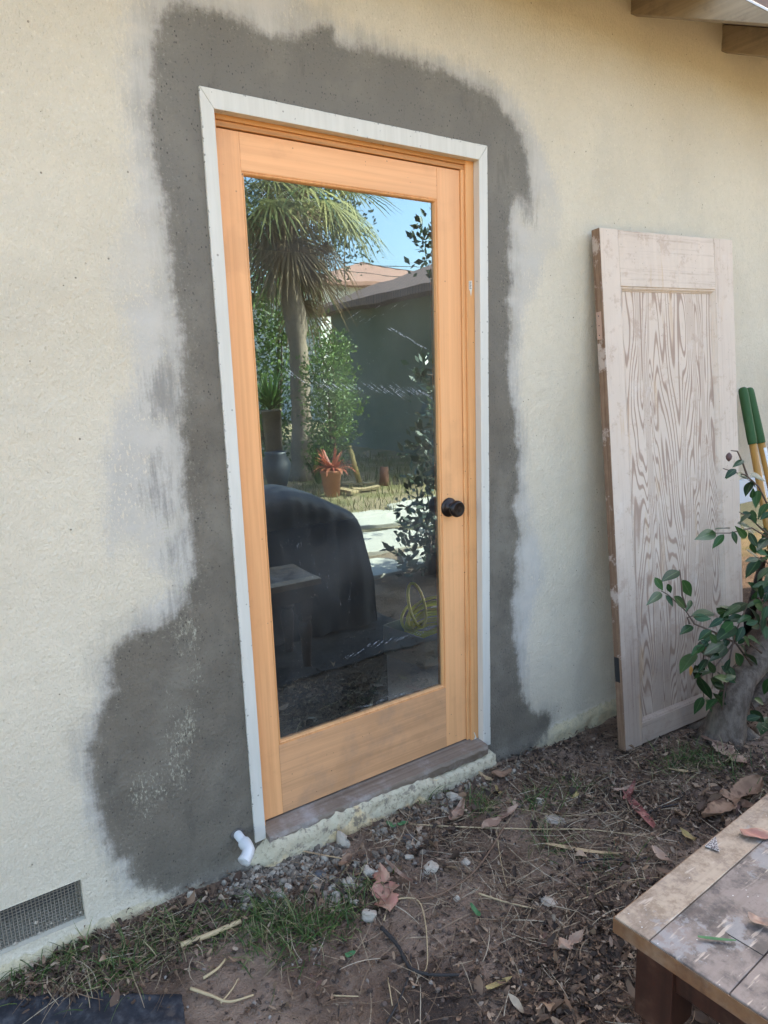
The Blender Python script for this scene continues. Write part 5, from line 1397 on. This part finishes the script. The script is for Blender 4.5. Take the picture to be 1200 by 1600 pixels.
# strappy clump and pots by the palm
def clump(name, label, cat, c, n_, h_, mat, spread=1.0, w0=.018, pot=None, pot_mat=None):
    t = thing(name, (c[0], c[1], -.08), label, cat); mb = MB(); rn = []
    z0 = c[2]
    for _ in range(n_):
        az = rng.uniform(0, 6.28); lean = rng.uniform(.05, 1.0) * spread; l_ = h_ * rng.uniform(.6, 1.1); p = np.array([c[0], c[1], z0]) + np.array([math.cos(az), math.sin(az), 0]) * .03; V = []
        d = np.array([math.cos(az) * lean, math.sin(az) * lean, 1.0]); d /= np.linalg.norm(d); sd = np.array([-math.sin(az), math.cos(az), 0])
        for s_ in range(6):
            t_2 = s_ / 5; w = w0 * (1 - t_2) ** .6 + .0015; V += [p - sd * w, p + sd * w]; p = p + d * l_ / 5; d = d + np.array([0, 0, -.22 * lean]); d /= np.linalg.norm(d)
        mb.add(V, [(2*i, 2*i+1, 2*i+3, 2*i+2) for i in range(5)]); rn += [rng.random()] * 12
    mb.attr('rnd', rn); mb.build('leaves', mat, t)
    if pot:
        r0, hh = pot; mb = MB(); mb.lathe([(r0 * .7, z0 - hh), (r0 * .95, z0 - .03), (r0 * 1.05, z0 - .03), (r0 * 1.05, z0), (r0 * .9, z0), (r0 * .85, z0 - .03)], 22, lambda v: np.c_[v[:, 0] + c[0], v[:, 1] + c[1], v[:, 2]])
        mb.build('pot', pot_mat, t)
    return t
M_GRASSM = leaf_mat('strap_leaf', (.07, .17, .03), (.18, .30, .06), .5, .3)
M_REDP = leaf_mat('red_strap_leaf', (.40, .08, .05), (.55, .20, .10), .5, .3)
M_TERRA = simple('terracotta', (.42, .19, .10), .85, .15, 30, .2); M_BLUEPOT = simple('dark_blue_pot', (.012, .018, .030), .5, .2, 10, .05)
c = mp(424, 640, 8.0); clump('strappy_plant', 'green strap-leaved plant on a stem left of the palm trunk in the mirror image', 'plant', c, 90, .62, M_GRASSM, 1.2, .022, (.16, c[2] + .09), M_PBARK)
c = mp(500, 752, 6.6); c[2] = .0
clump('grass_clump', 'bright green grass clump right of the palm trunk in the mirror image', 'plant', c, 90, .55, M_GRASSM, .6, .012)
c = mp(518, 735, 6.0); clump('red_plant', 'red leaved plant in a clay pot beside the yellow post in the mirror image', 'plant', c, 60, .34, M_REDP, 1.8, .024, (.13, c[2] + .09), M_TERRA)
c = mp(430, 705, 6.6); 
pt_ = thing('garden_pot', (c[0], c[1], -.08), 'dark blue glazed garden pot by the palm in the mirror image', 'pot'); mb = MB(); hh = c[2] - .02; mb.lathe([(.10, -.08), (.17, hh * .45), (.18, hh * .7), (.13, hh * .92), (.15, hh), (.13, hh), (.12, hh * .8)], 26, lambda v: np.c_[v[:, 0] + c[0], v[:, 1] + c[1], v[:, 2]]); mb.build('body', M_BLUEPOT, pt_)
# leaning yellow post, stump
M_YPOST = wood('yellow_post', (.55, .42, .16), (.42, .30, .10), 'z', 30, .9, .6)
a = mp(563, 757, 6.4); a[2] = -.1; b = mp(546, 698, 6.4)
mb = MB(); mb.tube([a, (a + b) / 2, b], [.036, .034, .030], 12, True, .05, rng); tag(mb.build('wooden_post', M_YPOST), 'short leaning yellow wooden post beside the red plant in the mirror image', 'post')
c = mp(601, 757, 6.2)
mb = MB(); mb.tube([(c[0], c[1], -.1), (c[0], c[1], .06), (c[0] + .01, c[1], .17)], [.075, .065, .06], 14, True, .1, rng); tag(mb.build('tree_stump', simple('stump', (.24, .11, .07), .9, .3, 30, .5)), 'small reddish tree stump beyond the yellow post in the mirror image', 'stump')
# planks lying by the post
for k, (x0, y0, x1, y1) in enumerate(((540, 758, 592, 756), (556, 766, 600, 763), (520, 764, 560, 770))):
    a = gp(x0, y0, -.05); b = gp(x1, y1, -.05); a[1] *= -1; b[1] *= -1
    mb = MB(); d = (b - a) / np.linalg.norm(b - a); s_ = np.array([-d[1], d[0], 0]); z = np.array([0, 0, 1.0])
    V = [a - s_*.06, b - s_*.06, b + s_*.06, a + s_*.06, a - s_*.06 + z*.03, b - s_*.06 + z*.03, b + s_*.06 + z*.03, a + s_*.06 + z*.03]
    mb.add(V, [(0,3,2,1),(4,5,6,7),(0,1,5,4),(1,2,6,5),(2,3,7,6),(3,0,4,7)])
    tag(mb.build('plank', M_STICKT, bevel=.004), ('pale plank on the ground touching the yellow post', 'pale plank nearer than the yellow post, toward the door', 'pale plank left of the yellow post by the red plant')[k], 'plank', 'planks on the ground by the yellow post')
# ---- the neighbouring house
M_NWALL = simple('olive_stucco', (.160, .175, .130), .95, .30, 5, .5)
q = NT('brown_shingle'); v = q.mapv(); br = q.n('ShaderNodeTexBrick'); q.L(v, br.inputs[0]); br.inputs['Scale'].default_value = 3.2; br.inputs['Color1'].default_value = (.23, .145, .125, 1); br.inputs['Color2'].default_value = (.16, .10, .09, 1); br.inputs['Mortar'].default_value = (.06, .045, .04, 1); br.inputs['Mortar Size'].default_value = .03; br.offset = .5
c = q.mix(q.math('MULTIPLY', q.noise(v, 9, 4), .4), br.outputs[0], (.28, .19, .16)); M_NROOF = q.fin(c, .95, q.bump(q.noise(v, 30, 4), .5, .01), .2)
def neighbour(name, label, X0, Y0, Y1, depth, eave, rise, wallm, roofm, over=.45):
    t = thing(name, (X0, (Y0 + Y1) / 2, -.08), label, 'house')
    mb = MB(); mb.box((X0, Y0, -.2), (X0 + depth, Y1, eave)); mb.build('wall', wallm, t)
    # hip roof
    x0, x1, y0, y1 = X0 - over, X0 + depth + over, Y0 - over, Y1 + over; e0 = eave - .02; th = .14
    xm = (x0 + x1) / 2; hy = (x1 - x0) / 2 * .9
    V = [(x0,y0,e0),(x1,y0,e0),(x1,y1,e0),(x0,y1,e0),(x0,y0,e0+th),(x1,y0,e0+th),(x1,y1,e0+th),(x0,y1,e0+th),(xm,y0+hy,e0+th+rise),(xm,y1-hy,e0+th+rise)]
    mb = MB(); mb.add(V, [(0,3,2,1),(0,1,5,4),(1,2,6,5),(2,3,7,6),(3,0,4,7),(4,5,8),(5,6,9,8),(6,7,9),(7,4,8,9)]); mb.build('roof', roofm, t)
    return t
nh = neighbour('neighbour_house', 'olive green house with a brown shingle hip roof across the yard, mirrored in the glass', 7.6, -12.2, -4.6, 7.0, 2.86, 1.5, M_NWALL, M_NROOF)
m_ = MB(); m_.box((7.585, -9.2, -.1), (7.5995, -9.0, .45)); m_.build('downspout', M_NWALL, nh)
M_WHT = simple('white_siding', (.65, .64, .60), .8, .05, 10, .1)
M_RROOF = simple('red_brown_roof', (.30, .16, .12), .95, .25, 6, .4)
c = mp(575, 425, 22)
neighbour('neighbour_house', 'distant white house with a reddish roof left of the olive house in the mirror image', c[0] - 3.0, -27.5, -20.5, 8.0, c[2] - .75, 1.4, M_WHT, M_RROOF, .5)
# overhead wires
for k, (y0_, y1_) in enumerate(((392, 404), (404, 420))):
    a = mp(380, y0_ - 12, 15); b = mp(760, y1_ + 10, 15)
    P = [a * (1 - t) + b * t + np.array([0, 0, -.25 * math.sin(math.pi * t)]) for t in np.linspace(0, 1, 14)]
    mb = MB(); mb.tube(P, .010, 6); tag(mb.build('overhead_wire', M_ROOT), ('upper' if k == 0 else 'lower') + ' overhead wire crossing the sky in the mirror image', 'wire', 'overhead wires')
# ---- covered barbecue standing behind the table
M_COVER = NT('black_cover'); q = M_COVER; v = q.mapv(); n1 = q.noise(v, 6, 4)
M_COVER = q.fin(q.mix(n1, (.010, .013, .022), (.028, .034, .050)), .6, q.bump(n1, .4, .03), .35)
bb = thing('covered_barbecue', (1.02, -1.72, -.09), 'barbecue under a loose black cover standing behind the table, mirrored in the door glass', 'barbecue')
mb = MB(); V = []; NXb, NP = 80, 60
zt0 = .74
for i in range(NXb + 1):
    x = .45 + (1.50 - .45) * i / NXb
    # silhouette: peak near x .92, long slope to a rounded right shoulder
    if x < 1.0: top_z = .775 + .025 * math.sin(max(0, x - .55) / .45 * math.pi / 2)
    else: top_z = .80 - .17 * ((x - 1.0) / .40) ** 1.3 if x < 1.40 else .63 - .33 * ((x - 1.40) / .10) ** 1.8
    for j in range(NP + 1):
        a_ = j / NP; 
        # cross section: front skirt up, over, back skirt down
        if a_ < .35: yy_, z_ = -.22, -.06 + (top_z - .12 + .06) * (a_ / .35)
        elif a_ > .65: yy_, z_ = .22, -.06 + (top_z - .12 + .06) * ((1 - a_) / .35)
        else:
            s_ = (a_ - .35) / .3; yy_ = -.22 * math.cos(math.pi * s_); z_ = top_z - .12 + .12 * max(0.0, math.sin(math.pi * s_)) ** .7
        k_ = .022 * mnoise.noise(Vector((x * 5, yy_ * 5, z_ * 1.5))) + .016 * mnoise.noise(Vector((x * 17, yy_ * 6, z_ * 3))) + .012 * math.sin(x * 24 + 4 * mnoise.noise(Vector((x * 3, 1, z_ * 3)))) * (1 - z_ / .8)
        V.append((x, -1.72 + yy_ * (1 + .15 * (1 - z_)) + k_, z_))
m = NP + 1
F = [(i*m+j, i*m+j+1, (i+1)*m+j+1, (i+1)*m+j) for i in range(NXb) for j in range(NP)] + [tuple(range(m)), tuple(NXb*m + j for j in range(m))[::-1]]
mb.add(V, F, True); mb.build('cover', M_COVER, bb)
mb = MB()
for wx in (.60, 1.35):
    mb = MB(); mb.lathe([(.07, -.02), (.08, -.015), (.08, .015), (.07, .02)], 20, lambda v, wx=wx: np.c_[v[:, 0] + wx, -1.72 + v[:, 2], v[:, 1] - .01]); mb.build('wheel', M_ROOT, bb)
# ---- dark shrub on the right of the mirror image, between path and wall
c = mp(665, 860, 2.2)
bush('garden_shrub', 'dark leafy shrub beside the sunny path, mirrored low in the right of the glass', 'shrub', c, [(0.05,0,.15,.30,420),(.15,0,.45,.30,420),(.30,-.05,.75,.26,260),(.40,.0,.05,.34,420),(.35,.0,1.05,.22,120)], M_DHEDGE, .075, shell=.4)
c = mp(655, 600, 3.2); mb = MB(); rn = []
tr_ = thing('garden_tree', (c[0] + 1.0, c[1], -.08), 'slender dark tree whose leafy branch hangs in at the right edge of the glass', 'tree')
for (px, py, r, n_) in ((658, 578, .05, 14), (668, 600, .07, 16), (655, 585, .04, 8), (672, 690, .16, 70), (650, 700, .10, 24), (680, 640, .08, 18), (690, 600, .25, 140), (700, 680, .3, 200), (664, 350, .06, 14), (655, 372, .05, 10), (680, 380, .14, 50), (700, 400, .3, 160)):
    leaf_cloud(mb, rn, mp(px, py, 3.2), r * 1.3, n_, .085)
mb.attr('rnd', rn); mb.build('foliage', M_DHEDGE, tr_)
mb = MB(); tb0 = np.array([c[0] + 1.0, c[1], -.1])
mb.tube([tb0, tb0 + [.02, 0, .8], tb0 + [-.05, 0, 1.6], mp(700, 400, 3.2), mp(680, 340, 3.2)], [.06, .05, .04, .022, .01], 10)
mb.tube([tb0 + [.02, 0, .8], mp(700, 660, 3.2), mp(650, 700, 3.2)], [.03, .014, .004], 7); mb.tube([tb0 + [-.02, 0, 1.2], mp(695, 590, 3.2), mp(652, 582, 3.2)], [.03, .012, .004], 7); mb.tube([mp(700, 400, 3.2), mp(672, 370, 3.2), mp(650, 352, 3.2)], [.012, .008, .003], 6)
mb.build('trunk', M_BARK, tr_)
# dry grass in the sun beyond the path, and a far belt of greenery
M_DRYG = col_attr_mat('dry_grass', [(0, (.20, .17, .06)), (.5, (.36, .30, .15)), (1, (.16, .22, .06))], .8, .2)
n_ = 6000; P = np.c_[nrng.uniform(-2, 7, n_), nrng.uniform(-9.5, -4.2, n_)]
L_ = nrng.uniform(.05, .16, n_); az = nrng.uniform(0, 6.28, n_); ln = nrng.uniform(.1, .9, n_)
b0 = np.c_[P, np.full(n_, -.08)]; d = np.c_[np.cos(az) * ln, np.sin(az) * ln, np.ones(n_)]; sd = np.c_[-np.sin(az), np.cos(az), np.zeros(n_)] * .006
V = np.stack([b0 - sd, b0 + sd, b0 + d * L_[:, None] * .6 + sd * .7, b0 + d * L_[:, None] * .6 - sd * .7, b0 + d * L_[:, None] * .9 - np.array([0, 0, .01])], 1)
mb = MB(); F = []
for i in range(n_): F += [(5*i, 5*i+1, 5*i+2, 5*i+3), (5*i+3, 5*i+2, 5*i+4)]
mb.add(V.reshape(-1, 3), F); mb.attr('rnd', np.repeat(nrng.random(n_), 5)); tag(mb.build('dry_grass', M_DRYG), 'dry sunlit grass across the yard', kind='stuff')
mb = MB(); rn = []
for k in range(46):
    a_ = k / 46 * 2 * math.pi
    r_ = 46; x, y = r_ * math.cos(a_), r_ * math.sin(a_)
    if y > 10: continue
    leaf_cloud(mb, rn, (x, y - 4, 1.3), 4.2, 420, .55, squash=(1.3, 1.3, .8), shell=.4)
mb.attr('rnd', rn); tag(mb.build('distant_trees', M_DHEDGE), 'far belt of trees round the yard', kind='stuff')

# ================================================================== INSIDE THE ROOM: grey box with a coiled hose
M_GBOX = simple('grey_board', (.42, .46, .43), .8, .08, 14, .08); M_SHEET = simple('pale_board', (.38, .42, .46), .55, .08, 6, .05)
fl = .0285
sa, sb = gp(603, 1030, fl), gp(606, 1095, fl)
c0 = gp(664, 1046, fl + .012); zt = fl + .17
e1 = gp(600, 1022, fl + .012); 
ux = e1 - c0; ux[2] = 0; W1 = np.linalg.norm(ux); ux /= W1; uy = np.array([-ux[1], ux[0], 0]); 
if uy[0] < 0: uy = -uy
bx = thing('storage_box', c0, 'open grey box standing on a pale board just inside the glass door', 'box')
def MBX(v): v = np.asarray(v, float); return c0 + v[:, :1] * ux + v[:, 1:2] * uy + v[:, 2:3] * np.array([0, 0, 1.0])
W2, HB, tt = .42, .150, .004
mb = MB(); mb.box((0, 0, 0), (W1, tt, HB), MBX); mb.build('side', M_GBOX, bx)
mb = MB(); mb.box((-.002, .004, 0), (-.002 + tt, W2, HB * 1.02), MBX); mb.build('side', M_GBOX, bx)
mb = MB(); mb.box((W1 - tt, tt, 0), (W1, W2, HB), MBX); mb.box((.004, W2 - tt, 0), (W1 - tt, W2, HB), MBX); mb.build('side', M_GBOX, bx)
mb = MB(); mb.box((.003, .005, .001), (W1 - .005, W2 - .005, .005), MBX); mb.build('bottom', M_GBOX, bx)
mb = MB(); V = []
k_ = (sb[1] - .15) / (sa[1] - sb[1]); p1_ = sb + (sb - sa) * k_
pl = [gp(604, 1018, fl + .001), np.array([p1_[0], .15, fl + .001]), np.array([2.3, .15, fl + .001]), np.array([2.3, 1.7, fl + .001])]
mb.add(np.array(pl + [p + [0, 0, .008] for p in pl]), [(0,1,2,3)[::-1], (4,5,6,7), (0,4,5,1)[::-1], (1,5,6,2)[::-1], (2,6,7,3)[::-1], (3,7,4,0)[::-1]])
tag(mb.build('board', M_SHEET), 'pale grey board lying on the floor under the box', 'board')
M_HOSE = simple('yellow_green_hose', (.66, .74, .03), .4, .1, 20, .03)
P = []; rng = random.Random(9)
for k in range(300):
    t = k / 300 * 2 * math.pi * 9
    r = .095 + .012 * math.sin(t * .37) + .010 * math.sin(t * .11 + 1)
    u_ = .16 + r * .95 * math.cos(t); v_ = .20 + r * 1.35 * math.sin(t); z = .06 + .13 * (k / 300) + .055 * math.sin(t + .6) * (.4 + k / 500)
    P.append(MBX([(u_, v_, z)])[0])
o = MBX([(.12, .2, .2)])[0]
for k in range(46):
    t = k / 46 * 2 * math.pi * 1.25
    P.append(MBX([(.20 + .085 * math.cos(t - .8), .16 + .05 * math.sin(t * 1.0), .23 + .085 * math.sin(t + .2))])[0])
mb = MB(); mb.tube(P, .0080, 8); tag(mb.build('garden_hose', M_HOSE), 'yellow-green hose coiled in the grey box inside the glass door', 'hose')
